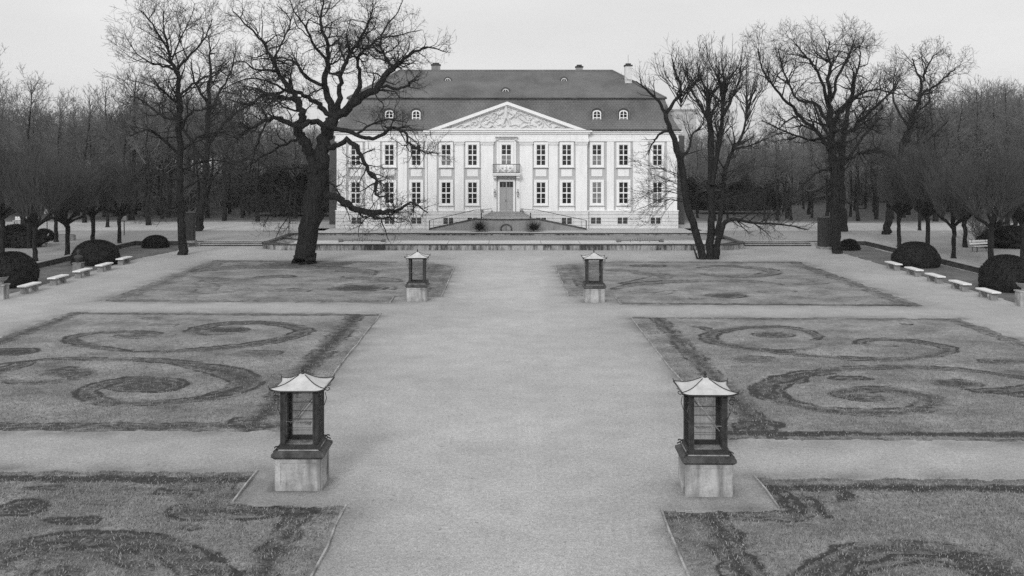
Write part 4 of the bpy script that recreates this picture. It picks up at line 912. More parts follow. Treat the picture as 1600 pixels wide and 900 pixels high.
def spiky(px, label):
    x, y = fx(px, 103.6), 103.4; t = empty('yucca', (x, y, TZ), label, 'shrub', 'spiky plants below the palace stair')
    r0 = random.Random(px); V, T = [], []
    for k in range(420):
        a = r0.uniform(0, 2 * PI); el = r0.uniform(-0.15, 1.45); l = r0.uniform(0.75, 1.35); b0 = r0.uniform(0, 0.4)
        d = Vector((math.cos(a) * math.cos(el), math.sin(a) * math.cos(el), math.sin(el))); s = d.cross(Vector((0, 0, 1))).normalized() * 0.022
        p = Vector((math.cos(a) * b0, math.sin(a) * b0, 0.15 + r0.uniform(0, 0.25))); q = p + d * l - Vector((0, 0, 0.12 * l))
        q.z = max(q.z, 0.03); i = len(V); V += [tuple(p - s), tuple(p + s), tuple(q)]; T.append((i, i + 1, i + 2))
    link('leaves', np_mesh('leaves', V, None, False, T), M['shrub'], t)
    MB().lathe([(0.06, 0), (0.07, 0.4), (0.02, 0.5)], (0, 0, 0), 8).build('stem', M['bark'], t)
spiky(749, 'spiky evergreen plant left of the arched niche'); spiky(834, 'spiky evergreen plant right of the arched niche')

# ------------------------------------------------------------------ birdcage pavilions
def cage(name_label):
    t = empty('birdcage', (0, 0, 0), name_label, 'birdcage', 'birdcage pavilions along the main walk')
    a = 0.57
    pl = MB().box(-a, a, -a, a, -0.03, 0.76).build('pedestal', M['sandstone'], t, bevel=0.012)
    mb = MB()
    for k in range(4):                               # raised border framing a plain field on each side
        c, s = math.cos(k * PI / 2), math.sin(k * PI / 2); q = MB().ring([(-a + 0.002, 0.0), (a - 0.002, 0.0), (a - 0.002, 0.758), (-a + 0.002, 0.758)], [(-a + 0.13, 0.14), (a - 0.13, 0.14), (a - 0.13, 0.66), (-a + 0.13, 0.66)], -a - 0.022, -a - 0.001)
        mb.add([(x * c - y * s, x * s + y * c, z) for x, y, z in q.v], q.f)
    mb.build('panel_border', M['sandstone'], pl)
    mb = MB().taper(0, 0, 0.745, 0.80, 0.60, 0.66).box(-0.67, 0.67, -0.67, 0.67, 0.801, 0.875).taper(0, 0, 0.876, 0.93, 0.66, 0.56); mb.build('cornice', M['dark_stone'], t, bevel=0.01)
    MB().box(-0.52, 0.52, -0.52, 0.52, 0.931, 0.955).build('floor_plate', M['sandstone'], t)
    mb = MB()                                        # iron foot frame
    for s in (-1, 1): mb.box(-0.5, 0.5, s * 0.47 - 0.035, s * 0.47 + 0.035, 0.956, 1.06); mb.box(s * 0.47 - 0.034, s * 0.47 + 0.034, -0.434, 0.434, 0.957, 1.059)
    mb.build('foot_frame', M['iron_old'], t)
    for sx in (-1, 1):
        for sy in (-1, 1):
            mb = MB(); cx, cy = sx * 0.455, sy * 0.455
            for ox, oy in ((0, 0), (-sx * 0.085, 0), (0, -sy * 0.085)): mb.box(cx + ox - 0.021, cx + ox + 0.021, cy + oy - 0.021, cy + oy + 0.021, 1.06, 2.36)
            for k in range(9):
                z = 1.1 + k * 0.145
                if k % 2: continue
                for (dx, dy) in ((-sx * 0.085, 0), (0, -sy * 0.085)):
                    p, q = (cx, cy, z), (cx + dx, cy + dy, z + 0.13)
                    mb.tube([p, q], 0.010, 4); mb.tube([(q[0], q[1], z), (cx, cy, z + 0.13)], 0.010, 4)
            mb.box(min(cx, cx - sx * 0.085), max(cx, cx - sx * 0.085), cy - 0.006, cy + 0.006, 1.06, 2.36); mb.box(cx - 0.006, cx + 0.006, min(cy - sy * 0.007, cy - sy * 0.085), max(cy - sy * 0.007, cy - sy * 0.085), 1.06, 2.36)
            mb.build('post', M['iron_old'], t)
            # acroterion scroll on the cornice corner
            mb = MB(); pts = []
            for k in range(14):
                an = 0.4 + k * 0.42; rr_ = 0.065 * (1 - k / 18); pts.append((sx * (0.60 - 0.06 + rr_ * math.cos(an)), sy * (0.60 - 0.06 + rr_ * math.cos(an)), 0.985 + rr_ * math.sin(an)))
            mb.tube(pts, 0.016, 5); mb.tube([(sx * 0.50, sy * 0.50, 1.05), (sx * 0.54, sy * 0.54, 1.0), (sx * 0.62, sy * 0.62, 0.93)], 0.016, 5); mb.build('corner_scroll', M['iron_old'], t)
            # eaves bracket
            mb = MB(); pts = []
            for k in range(16):
                an = 1.2 + k * 0.45; rr_ = 0.075 * (1 - k / 20); d = 0.565 + rr_ * math.cos(an); pts.append((sx * d, sy * d, 2.18 + rr_ * math.sin(an)))
            mb.tube(pts, 0.011, 5); pts = []
            for k in range(14):
                an = -1.0 - k * 0.45; rr_ = 0.05 * (1 - k / 18); d = 0.60 + rr_ * math.cos(an); pts.append((sx * d, sy * d, 2.30 + rr_ * math.sin(an)))
            mb.tube(pts, 0.010, 5); mb.tube([(sx * 0.475, sy * 0.475, 1.78), (sx * 0.53, sy * 0.53, 1.95), (sx * 0.50, sy * 0.50, 2.1)], 0.010, 5); mb.build('bracket', M['iron'], t)
    mb = MB()                                        # fine vertical wires, one mesh for the cage net
    for k in range(1, 22):
        x = -0.36 + 0.72 * k / 22
        for s in (-1, 1):
            mb.tube([(x, s * 0.462, 1.05), (x, s * 0.462, 2.35)], 0.0032, 3, False); mb.tube([(s * 0.462, x, 1.05), (s * 0.462, x, 2.35)], 0.0032, 3, False)
    mb.build('wire_mesh', M['iron'], t)
    mb = MB()
    for z in (1.18, 1.46, 1.66, 1.86, 2.08):
        for s in (-1, 1): mb.tube([(-0.36, s * 0.462, z), (0.36, s * 0.462, z)], 0.0055, 4); mb.tube([(s * 0.462, -0.36, z), (s * 0.462, 0.36, z)], 0.0055, 4)
    mb.build('rail', M['iron'], t)
    mb = MB()
    for s in (-1, 1): mb.box(-0.49, 0.49, s * 0.455 - 0.03, s * 0.455 + 0.03, 2.30, 2.385); mb.box(s * 0.455 - 0.029, s * 0.455 + 0.029, -0.424, 0.424, 2.301, 2.384)
    mb.build('head_frame', M['iron'], t)
    MB().tube([(-0.34, 0.15, 1.42), (0.30, -0.1, 2.12)], 0.014, 6).build('perch', M['sandstone'], t)
    mb = MB(); mb.tube([(-0.42, 0.0, 1.50), (0.42, 0.0, 1.50)], 0.012, 6); mb.box(-0.16, 0.22, -0.1, 0.1, 1.44, 1.475); mb.build('feeding_tray', M['sandstone'], t)
    # swept hip roof with lifted corners
    prof = [(0.645, 2.375), (0.58, 2.395), (0.48, 2.43), (0.37, 2.475), (0.26, 2.53), (0.16, 2.59), (0.08, 2.64), (0.0, 2.665)]
    N = 16; V = []; Q = []
    for r_, z in prof:
        for k in range(4 * N):
            side, u = divmod(k, N); u = u / N * 2 - 1
            cu = abs(u) ** 10; c, s = math.cos(side * PI / 2), math.sin(side * PI / 2)
            lift = 0.065 * cu * max(0, (r_ - 0.32) / 0.325) ** 1.6; ext = 1 + 0.08 * cu * (r_ / 0.645) - 0.012 * (1 - cu)
            x, y = u * r_ * ext, -r_ * ext
            V.append((x * c - y * s, x * s + y * c, z + lift))
    m_ = 4 * N
    for i in range(len(prof) - 1):
        for k in range(m_): Q.append((i * m_ + k, i * m_ + (k + 1) % m_, (i + 1) * m_ + (k + 1) % m_, (i + 1) * m_ + k))
    V += [(x * 0.985, y * 0.985, z - 0.022) for x, y, z in V[:m_]]; b = len(V) - m_
    for k in range(m_): Q.append((b + (k + 1) % m_, (k + 1) % m_, k, b + k))
    V += [(x * 0.55, y * 0.55, 2.386) for x, y, z in V[b:b + m_]]; b2 = len(V) - m_
    for k in range(m_): Q.append((b2 + (k + 1) % m_, b + (k + 1) % m_, b + k, b2 + k))
    rf = link('roof', np_mesh('roof', V, np.array(Q), True), M['zinc'], t)
    mb = MB()
    for side in range(4):
        c, s = math.cos(side * PI / 2), math.sin(side * PI / 2); pts = []
        for r_, z in prof[:-1]:
            lift = 0.065 * max(0, (r_ - 0.32) / 0.325) ** 1.6; e = (1 + 0.08 * r_ / 0.645) * r_; pts.append((-e * c + e * s, -e * s - e * c, z + lift + 0.004))
        pts.insert(0, (pts[0][0] * 1.03, pts[0][1] * 1.03, pts[0][2] + 0.05)); mb.tube(pts, 0.012, 5)
    mb.build('hip_roll', M['iron_old'], rf)
    mb = MB()
    for side in range(4):
        c, s = math.cos(side * PI / 2), math.sin(side * PI / 2); pts = [(0.645 * q * (1 + 0.08 * abs(q) ** 10 - 0.012 * (1 - abs(q) ** 10)), -0.645 * (1 + 0.08 * abs(q) ** 10 - 0.012 * (1 - abs(q) ** 10)) - 0.004, 2.362 + 0.065 * abs(q) ** 10) for q in np.linspace(-1, 1, 21)]
        mb.tube([(x * c - y * s, x * s + y * c, z) for x, y, z in pts], 0.020, 5)
    mb.build('eaves_trim', M['iron'], rf)
    MB().lathe([(0.02, 2.63), (0.045, 2.665), (0.05, 2.685), (0.018, 2.70), (0.035, 2.725), (0.045, 2.745), (0.03, 2.775), (0.005, 2.82)], (0, 0, 0), 10).build('finial', M['iron'], rf, smooth=True)
    return t
cages = [((-4.91, 24.76, 0), 'large pagoda roofed birdcage on stone pedestal beside the nearest left lawn', 0.0),
         ((4.74, 24.33, 0), 'large pagoda roofed birdcage on stone pedestal beside the nearest right lawn', -0.02),
         ((-4.86, 56.5, 0), 'small distant birdcage on stone pedestal at the far left lawn', 0.0),
         ((4.83, 56.0, 0), 'small distant birdcage on stone pedestal at the far right lawn', 0.0)]
c0 = cage(cages[0][1])
for i, (loc, lab, rz) in enumerate(cages):
    c = c0 if i == 0 else copy_tree(c0)
    c.location = loc; c['label'] = lab; c.scale = (0.935, 0.935, 1); c.rotation_euler = (0, 0, rz + (PI if i % 2 else 0))

# ------------------------------------------------------------------ stone benches, park benches, yews, pedestals
def stone_bench():
    t = empty('stone_bench', (0, 0, 0))
    MB().box(-0.26, 0.26, -1.0, 1.0, 0.40, 0.49).build('seat', M['bench_stone'], t, bevel=0.02)
    for s in (-1, 1): MB().box(-0.2, 0.2, s * 0.62 - 0.12, s * 0.62 + 0.12, -0.02, 0.399).build('support', M['bench_leg'], t, bevel=0.02)
    return t
ords = ['nearest', 'second nearest', 'middle', 'second farthest', 'farthest']
sb = None
for side, P in (('left', [(46, 456.5), (91, 443.5), (129, 432.5), (163, 423), (194, 412.5)]), ('right', [(1544, 466.5), (1500, 453), (1461, 441), (1428, 430.5), (1396, 421)])):
    for k, (px, py) in enumerate(P):
        b = stone_bench() if sb is None else copy_tree(sb)
        if sb is None: sb = b
        g = G(px, py); b.location = g; b.rotation_euler = (0, 0, 0.0 if side == 'left' else 0.0)
        tag(b, 'backless white stone bench, %s of five along the %s walk' % (ords[k], side), 'bench', 'white stone benches along the side walks')

def park_bench(loc, rz, label):
    t = empty('park_bench', loc, label, 'bench', 'white slatted park benches under the trees', rz)
    mb = MB()
    for k in range(3): mb.box(-0.95, 0.95, -0.25 + k * 0.16, -0.12 + k * 0.16, 0.42, 0.46)
    mb.build('seat', M['bench_wood'], t); mb = MB()
    for k in range(2): mb.add([(x, 0.26 + y + k * 0.05, 0.56 + k * 0.19 + z) for x, y, z in [(-0.95, 0, 0), (0.95, 0, 0), (0.95, 0.04, 0), (-0.95, 0.04, 0), (-0.95, 0.035, 0.14), (0.95, 0.035, 0.14), (0.95, 0.075, 0.14), (-0.95, 0.075, 0.14)]], [(0, 3, 2, 1), (4, 5, 6, 7), (0, 1, 5, 4), (1, 2, 6, 5), (2, 3, 7, 6), (3, 0, 4, 7)])
    mb.build('backrest', M['bench_wood'], t)
    for s in (-1, 1):
        mb = MB(); x = s * 0.7; mb.box(x - 0.03, x + 0.03, -0.26, -0.20, 0, 0.419); mb.box(x - 0.029, x + 0.029, -0.199, 0.24, 0.36, 0.418); mb.tube([(x, 0.24, 0.0), (x, 0.27, 0.42), (x, 0.36, 0.92)], 0.03, 6); mb.build('leg', M['iron_old'], t)
park_bench(G(68, 382, TZ), R(-70), 'white slatted bench beside the leftmost dark shrubs')
park_bench(G(34, 351.5, TZ), R(-5), 'white slatted bench half hidden far back on the left')
park_bench(G(1534, 393, TZ), R(20), 'white slatted bench in front of the thicket on the right')

def leaf_ball(name, loc, rx, ry, rz_, n, label, group, m, cat='clipped shrub', size=0.07, seed=1, flat=0.25, rough_=0.06):
    """clipped dome: solid core plus a skin of small leaf faces standing off it"""
    t = empty(name, loc, label, cat, group)
    r0 = np.random.default_rng(seed)
    # core
    nu, nv = 40, 18; V = []
    for j in range(nv + 1):
        ph = -0.35 + (PI / 2 + 0.35) * j / nv
        for i in range(nu):
            th = 2 * PI * i / nu; bump = 1 + rough_ * (float(vnoise(np.array(th * 3.0 + seed), np.array(ph * 4.0 + 3), seed)) - 0.5) * 2
            cz = math.sin(ph); ch = math.cos(ph) ** 0.8
            V.append((rx * ch * math.cos(th) * bump, ry * ch * math.sin(th) * bump, max(-0.02, rz_ * (flat + (1 - flat) * cz)) if cz > 0 else max(-0.02, rz_ * flat * (1 + cz * 2.4))))
    Q = [(j * nu + i, j * nu + (i + 1) % nu, (j + 1) * nu + (i + 1) % nu, (j + 1) * nu + i) for j in range(nv) for i in range(nu)]
    V = np.array(V); link('core', np_mesh('core', V, np.array(Q), True), m, t)
    q = np.array(Q)[r0.integers(0, len(Q), n)]; w = r0.dirichlet(np.ones(4), n)
    P = (V[q] * w[..., None]).sum(1); nor = P / np.array([rx * rx, ry * ry, rz_ * rz_]); nor /= np.linalg.norm(nor, axis=1)[:, None] + 1e-9
    d = nor + r0.normal(0, 0.5, (n, 3)); d /= np.linalg.norm(d, axis=1)[:, None]
    s = np.cross(d, r0.normal(0, 1, (n, 3))); s /= np.linalg.norm(s, axis=1)[:, None] + 1e-9
    l = size * r0.uniform(0.6, 1.5, n)[:, None]
    A = np.stack([P - s * l * 0.35 - nor * 0.02, P + s * l * 0.35 - nor * 0.02, P + d * l], 1); A[..., 2] = np.maximum(A[..., 2], 0.01)
    link('foliage', np_mesh('foliage', A.reshape(-1, 3), None, False, np.arange(3 * n).reshape(-1, 3)), m, t)
    return t
YG = 'clipped yew domes on the side verges'
leaf_ball('clipped_yew', (-30.3, 62.6, 0), 1.55, 1.9, 2.05, 9000, 'tall clipped dark yew dome at the left edge behind the nearest bench', YG, M['yew'], seed=1)
leaf_ball('clipped_yew', (-30.1, 75.2, 0), 1.62, 1.8, 1.75, 8000, 'clipped dark yew dome behind the bust on the left', YG, M['yew'], seed=2)
leaf_ball('clipped_yew', (-30.4, 88.9, 0), 1.1, 1.1, 1.05, 5000, 'small clipped yew dome near the left box', YG, M['yew'], seed=3)
leaf_ball('clipped_yew', (29.5, 73.6, 0), 1.62, 1.6, 1.75, 8000, 'clipped dark yew dome behind the farther benches on the right', YG, M['yew'], seed=4)
leaf_ball('clipped_yew', (29.7, 60.6, 0), 1.5, 1.8, 2.05, 9000, 'tall clipped dark yew dome at the right edge behind the nearest bench', YG, M['yew'], seed=5)
leaf_ball('clipped_yew', (29.0, 86.4, 0), 0.75, 0.7, 0.85, 3000, 'small ragged dark bush at the foot of the big right tree', YG, M['yew'], seed=6, rough_=0.3, size=0.13)

# bust on pedestal and two planted urns
g = G(122.5, 424); t = empty('bust', g, 'weathered bust on a square pedestal in front of a left yew', 'sculpture')
O = t.location
MB(O).box(g[0] - .29, g[0] + .29, g[1] - .29, g[1] + .29, -0.02, 0.55).box(g[0] - .33, g[0] + .33, g[1] - .33, g[1] + .33, 0.551, 0.62).build('pedestal', mat('grey_pedestal', 0.2, 0.85, 0.25, 4), t, bevel=0.015)
mb = MB(O); mb.lathe([(0.16, 0.62), (0.13, 0.7), (0.2, 0.78), (0.29, 0.9), (0.30, 1.0), (0.22, 1.1), (0.09, 1.14), (0.08, 1.2), (0.11, 1.24), (0.135, 1.33), (0.13, 1.42), (0.08, 1.5), (0.01, 1.53)], (g[0], g[1], 0), 14)
mb.tube([(g[0] + .1, g[1] - .1, 1.32), (g[0] + .14, g[1] - .15, 1.29)], [0.04, 0.02], 6); mb.build('figure', mat('dark_bust', 0.05, 0.8, 0.5, 5), t, smooth=True)
def urn(loc, label):
    t = empty('urn', loc, label, 'urn', 'planted urns on pedestals at the picture edges'); x, y, z = loc
    MB(loc).box(x - .3, x + .3, y - .3, y + .3, -0.02, 0.75).box(x - .35, x + .35, y - .35, y + .35, 0.751, 0.83).build('pedestal', M['sandstone'], t, bevel=0.015)
    MB(loc).lathe([(0.16, 0.831), (0.09, 0.9), (0.12, 0.95), (0.28, 1.06), (0.36, 1.2), (0.40, 1.24), (0.34, 1.22)], (x, y, 0), 16).build('vase', M['ramp_wall'], t, smooth=True)
    r0 = random.Random(int(x * 10)); V, T = [], []
    for k in range(260):
        a = r0.uniform(0, 6.28); el = r0.uniform(0.1, 1.5); l = r0.uniform(0.15, 0.42); d = Vector((math.cos(a) * math.cos(el), math.sin(a) * math.cos(el), math.sin(el)))
        p = Vector((r0.uniform(-.2, .2), r0.uniform(-.2, .2), 1.2)) + d * l * 0.5; s = Vector((r0.uniform(-1, 1), r0.uniform(-1, 1), r0.uniform(-1, 1))).normalized() * 0.04; i = len(V); V += [tuple(p - s), tuple(p + s), tuple(p + d * 0.12)]; T.append((i, i + 1, i + 2))
    link('plant', np_mesh('plant', V, None, False, T), M['shrub'], t)
urn(G(2, 467), 'planted stone urn on pedestal at the far left edge'); urn(G(1599, 478), 'planted stone urn on pedestal at the far right edge')

# winter boxes round statues
def winter_box(loc, w, h, label):
    t = empty('statue_cover', loc, label, 'box', 'boarded winter covers at the terrace steps'); x, y, z = loc
    MB(loc).box(x - w / 2 - .1, x + w / 2 + .1, y - w / 2 - .1, y + w / 2 + .1, z - 0.02, z + 0.2).build('plinth', M['bench_leg'], t, bevel=0.02)
    mb = MB(loc); n = 6
    for k in range(n):
        a0, a1 = x - w / 2 + w * k / n, x - w / 2 + w * (k + 1) / n - 0.012
        mb.box(a0, a1, y - w / 2, y - w / 2 + 0.03, z + 0.201, z + h - 0.16); mb.box(a0, a1, y + w / 2 - 0.03, y + w / 2, z + 0.201, z + h - 0.16)
        b0, b1 = y - w / 2 + 0.031 + (w - 0.062) * k / n, y - w / 2 + 0.031 + (w - 0.062) * (k + 1) / n - 0.012
        mb.box(x - w / 2, x - w / 2 + 0.03, b0, b1, z + 0.201, z + h - 0.16); mb.box(x + w / 2 - 0.03, x + w / 2, b0, b1, z + 0.201, z + h - 0.16)
    mb.build('boards', M['dark_wood'], t)
    MB(loc).taper(x, y, z + h - 0.159, z + h - 0.1, w / 2 + 0.08, w / 2 + 0.08).taper(x, y, z + h - 0.099, z + h, w / 2 + 0.07, 0.12).build('lid', M['iron_old'], t)
winter_box(G(297.5, 379, TZ), 0.72, 2.75, 'tall dark boarded cover beside the tall tree left of the steps')
winter_box(G(1289, 388.5, 0), 1.0, 2.8, 'tall dark boarded cover beside the big tree right of the steps')

# small furniture far back on the left
t = empty('notice_board', G(452, 334, TZ), 'dark timber stand with small pale panels left of the palace', 'notice board'); O = t.location
mb = MB(); 
for x in (-2.0, -0.9, 0.3, 1.5): mb.box(x - 0.07, x + 0.07, -0.07, 0.07, 0, 2.4)
mb.box(-2.1, 1.6, -0.069, 0.069, 2.401, 2.55); mb.box(-2.06, 1.56, -0.04, 0.04, 0.5, 0.62); mb.build('posts', M['dark_wood'], t)
for x, z, w, h in ((-1.62, 1.62, 0.52, 0.66), (-0.42, 1.72, 0.46, 0.46), (0.55, 1.75, 0.3, 0.3)): MB().box(x, x + w, -0.09, -0.071, z, z + h).build('panel', M['bench_wood'], t)
def sign_post(px, py, h, label):
    t = empty('sign_post', G(px, py, TZ), label, 'sign post'); MB().tube([(0, 0, 0), (0, 0, h)], 0.05, 8).build('post', M['iron_old'], t); MB().box(-0.25, 0.25, -0.08, -0.052, h - 0.5, h - 0.04).build('panel', M['ramp_wall'], t)
sign_post(73.5, 362, 2.3, 'slim dark post with small panel behind the left shrubs'); sign_post(194, 367.5, 1.9, 'slim dark sign post on the left terrace beside a pollard')
t = empty('planter', G(104, 375.5, TZ), 'low rectangular dark planter between the pollards on the left', 'planter'); MB().box(-0.75, 0.75, -0.25, 0.25, 0, 0.5).build('trough', M['ramp_wall'], t, bevel=0.02); MB().box(-0.68, 0.68, -0.18, 0.18, 0.501, 0.52).build('soil', M['dark_wood'], t)

# ------------------------------------------------------------------ distant blocks of flats beyond the wood
def block(px0, px1, pyt, Y, label, nst):
    x0, x1, z1 = fx(px0, Y), fx(px1, Y), fz(pyt, Y)
    t = empty('apartment_block', ((x0 + x1) / 2, Y, TZ), label, 'building'); O = t.location
    MB(O).box(x0, x1, Y, Y + 12, 0, z1).build('wall', M['block'], t); MB(O).box(x0 - .3, x1 + .3, Y - .3, Y + 12.3, z1 + 0.002, z1 + 0.5).build('roof', M['cap_stone'], t)
    mb = MB(O); n = max(2, int((x1 - x0) / 3.2)); 
    for f in range(nst):
        z = z1 - 2.4 - f * 2.9
        for k in range(n):
            x = x0 + (x1 - x0) * (k + 0.5) / n; w = MB((0, 0, 0)); MB(O).box(x - .7, x + .7, Y - 0.05, Y - 0.002, z, z + 1.4).build('window', M['cap_stone'], t)
block(1053, 1088, 173, 300, 'pale block of flats seen beyond the palace through the multi-stemmed tree', 5)

# ------------------------------------------------------------------ trees
def tubes(items, smooth=True):
    """items: list of (pts, radii). One mesh of tapered tubes, batched by length and side count."""
    groups = {}
    for pts, rad in items:
        rmax = max(rad); sides = 12 if rmax > 0.25 else 7 if rmax > 0.09 else 4 if rmax > 0.035 else 3
        groups.setdefault((len(pts), sides), []).append((pts, rad))
    VV, QQ, base = [], [], 0
    for (n, s), G_ in groups.items():
        P = np.array([g[0] for g in G_], float); Rr = np.array([g[1] for g in G_], float); B = len(G_)
        T = np.empty_like(P); T[:, 1:-1] = P[:, 2:] - P[:, :-2]; T[:, 0] = P[:, 1] - P[:, 0]; T[:, -1] = P[:, -1] - P[:, -2]
        T /= np.linalg.norm(T, axis=2, keepdims=True) + 1e-9
        t0 = T[:, 0]; ref = np.where(np.abs(t0[:, 2:3]) > 0.8, np.array([[1.0, 0, 0]]), np.array([[0, 0, 1.0]]))
        Nn = ref - t0 * (ref * t0).sum(1, keepdims=True); Nn /= np.linalg.norm(Nn, axis=1, keepdims=True) + 1e-9
        an = np.arange(s) * 2 * PI / s; V = np.empty((B, n, s, 3))
        for i in range(n):
            t = T[:, i]; Nn = Nn - t * (Nn * t).sum(1, keepdims=True); Nn /= np.linalg.norm(Nn, axis=1, keepdims=True) + 1e-9
            Bn = np.cross(t, Nn); r = Rr[:, i][:, None, None]
            if s >= 7: r = r * (1 + 0.10 * np.sin(an * 3 + i * 0.9)[None, :, None] + 0.06 * np.sin(an * 5 - i * 1.7)[None, :, None])
            V[:, i] = P[:, i][:, None] + r * (np.cos(an)[None, :, None] * Nn[:, None] + np.sin(an)[None, :, None] * Bn[:, None])
        idx = base + np.arange(B * n * s).reshape(B, n, s); nx = np.roll(idx, -1, axis=2)
        Q = np.stack([idx[:, :-1], nx[:, :-1], nx[:, 1:], idx[:, 1:]], -1).reshape(-1, 4)
        VV.append(V.reshape(-1, 3)); QQ.append(Q); base += B * n * s
    return np_mesh('limbs', np.concatenate(VV), np.concatenate(QQ), smooth)

class Grow:
    def __init__(s, seed, wander=0.25, up=0.06, ang=(35, 70), dens=(1.6, 2.4, 3.4), maxlev=3, rmin=0.012, lenk=(0.35, 0.65), seg=0.45, budget=9000, kr=(0.017, 0.019), jit=0.07):
        s.r = random.Random(seed); s.items = []; s.kr = kr; s.jit = jit; s.wander, s.up, s.ang, s.dens, s.maxlev, s.rmin, s.lenk, s.seg, s.budget = wander, up, ang, dens, maxlev, rmin, lenk, seg, budget
    def side(s, t):
        r = s.r; a = math.radians(r.uniform(*s.ang)); u = Vector((r.gauss(0, 1), r.gauss(0, 1), r.gauss(0, 1))); u = u - t * u.dot(t); u.normalize()
        return (t * math.cos(a) + u * math.sin(a)).normalized()
    def branch(s, p, d, L, r0, lev):
        r = s.r; n = max(3, min(8, int(L / s.seg) + 2)); pts = [p.copy()]; st = L / (n - 1); d = d.copy()
        for i in range(n - 1):
            d = d + Vector((r.gauss(0, 1), r.gauss(0, 1), r.gauss(0, 1))) * s.wander + Vector((0, 0, s.up)); d.normalize(); p = p + d * st
            if p.z < 0.3: p.z = 0.3
            pts.append(p.copy())
        rad = [max(s.rmin * 0.55, r0 * (1 - 0.78 * i / (n - 1))) for i in range(n)]
        s.items.append(([tuple(q) for q in pts], rad))
        s.kids(pts, rad, L, lev)
    def kids(s, pts, rad, L, lev, t0=0.12, base=None):
        if lev >= s.maxlev or len(s.items) > s.budget: return
        r = s.r; k = s.dens[min(lev, len(s.dens) - 1)] * L; k = int(k) + (r.random() < k % 1)
        for _ in range(k):
            t = t0 + (1 - t0) * r.random() ** 0.85; f = t * (len(pts) - 1); i = min(int(f), len(pts) - 2); w = f - i
            q = pts[i].lerp(pts[i + 1], w); tan = (pts[i + 1] - pts[i]).normalized(); rr = rad[i] * (1 - w) + rad[i + 1] * w
            l = (base if base else L) * r.uniform(*s.lenk) * (1.15 - 0.55 * t)
            if l < 0.18: continue
            s.branch(q, s.side(tan), l, max(s.rmin, min(rr * 0.62, s.kr[0] + l * s.kr[1])), lev + 1)
    def guide(s, pts, rad, base, t0=0.1, lev=0):
        """a main limb surveyed on the photograph: smooth it and let it sprout"""
        c = catmull([list(p) + [r] for p, r in zip(pts, rad)], 4)
        P = [Vector(q[:3]) for q in c]; rr = [max(s.rmin, q[3]) for q in c]
        P = [p + Vector((s.r.gauss(0, 1), s.r.gauss(0, 1), s.r.gauss(0, 1))) * min(s.jit, r_ * 0.6) if 0 < i < len(P) - 1 else p for i, (p, r_) in enumerate(zip(P, rr))]
        s.items.append(([tuple(q) for q in P], rr)); L = sum((b - a).length for a, b in zip(P, P[1:]))
        if base: s.kids(P, rr, L, lev, t0, base)
    def finish(s, name, loc, label, group, rthick=0.05, m=('bark', 'twig')):
        t = empty(name, loc, label, 'tree', group); o = Vector(loc)
        a = [it for it in s.items if max(it[1]) >= rthick]; b = [it for it in s.items if max(it[1]) < rthick]
        sh = lambda its: [([(x - o.x, y - o.y, z - o.z) for x, y, z in p], r) for p, r in its]
        if a: link('trunk', tubes(sh(a)), M[m[0]], t)
        if b: link('crown', tubes(sh(b)), M[m[1]], t)
        return t

def tracer(g, Y, ox, oy, s, seed, bk=1.45):
    r0 = random.Random(seed)
    def lim(pts, base, dY=None, t0=0.1, y0=0.0, lev=0, bk=bk):
        """pts: (crop x, crop y, radius in crop px); the limb leans dY metres in depth by its end"""
        dY = r0.uniform(-4, 4) if dY is None else dY; n = len(pts); P, Rd = [], []
        for i, (cx, cy, r) in enumerate(pts):
            y = Y + y0 + dY * i / max(1, n - 1); P.append((fx(ox + cx / s, y), y, fz(oy + cy / s, y))); Rd.append(r / s * y / F)
        g.guide(P, [q * ((0.86 if q > 14 else 0.72 + q * 0.01) if base else 1) for q in Rd], base * bk, t0, lev)
    return lim

# --- the great oak on the far left lawn
g = Grow(11, wander=0.30, up=0.05, ang=(35, 75), dens=(2.3, 2.2, 2.5, 2.0), maxlev=4, rmin=0.0115, lenk=(0.45, 0.8), seg=0.35, budget=60000)
lim = tracer(g, 75.7, 360, 0, 2.143, 3, 1.25)
lim([(246, 884, 42), (249, 868, 36), (256, 830, 33), (267, 740, 33), (282, 660, 34), (292, 590, 34), (293, 560, 35), (293, 540, 30)], 0, 0)
lim([(292, 575, 27), (266, 512, 25), (243, 470, 24), (224, 430, 20), (240, 385, 18), (228, 340, 14), (205, 305, 12), (168, 255, 9), (142, 200, 7), (108, 140, 5.5), (62, 90, 4), (8, 38, 2.5)], 4.2, -2, 0.35)
lim([(298, 570, 27), (309, 505, 24), (322, 440, 22), (342, 400, 22)], 0, 1)
lim([(342, 405, 20), (335, 345, 16), (312, 285, 14), (328, 205, 11), (320, 130, 8), (302, 70, 6), (312, 5, 3.5), (300, -45, 2)], 4.0, 4.5, 0.2, 1)
lim([(340, 405, 24), (395, 360, 20), (448, 322, 18), (500, 287, 15), (540, 228, 13), (566, 210, 9), (602, 180, 7), (660, 160, 4), (725, 175, 2)], 3.6, -1.5, 0.15, 1)
lim([(498, 288, 8), (560, 296, 6.5), (596, 285, 5), (600, 275, 4), (632, 268, 2)], 2.2, -2, 0.2, 0.3)
lim([(540, 228, 8), (520, 190, 6.5), (502, 150, 5), (520, 90, 4), (562, 38, 2.5), (585, -20, 1.5)], 3.2, 3, 0.1, 0)
lim([(355, 388, 15), (366, 310, 12), (375, 235, 10), (402, 180, 8), (440, 118, 6), (470, 60, 3.5), (478, 0, 2)], 3.8, -4, 0.2, 1)
lim([(402, 352, 12), (432, 272, 10), (426, 205, 7), (450, 168, 6), (500, 130, 4), (560, 118, 3), (640, 100, 1.8)], 3.2, 4, 0.15, 0.5)
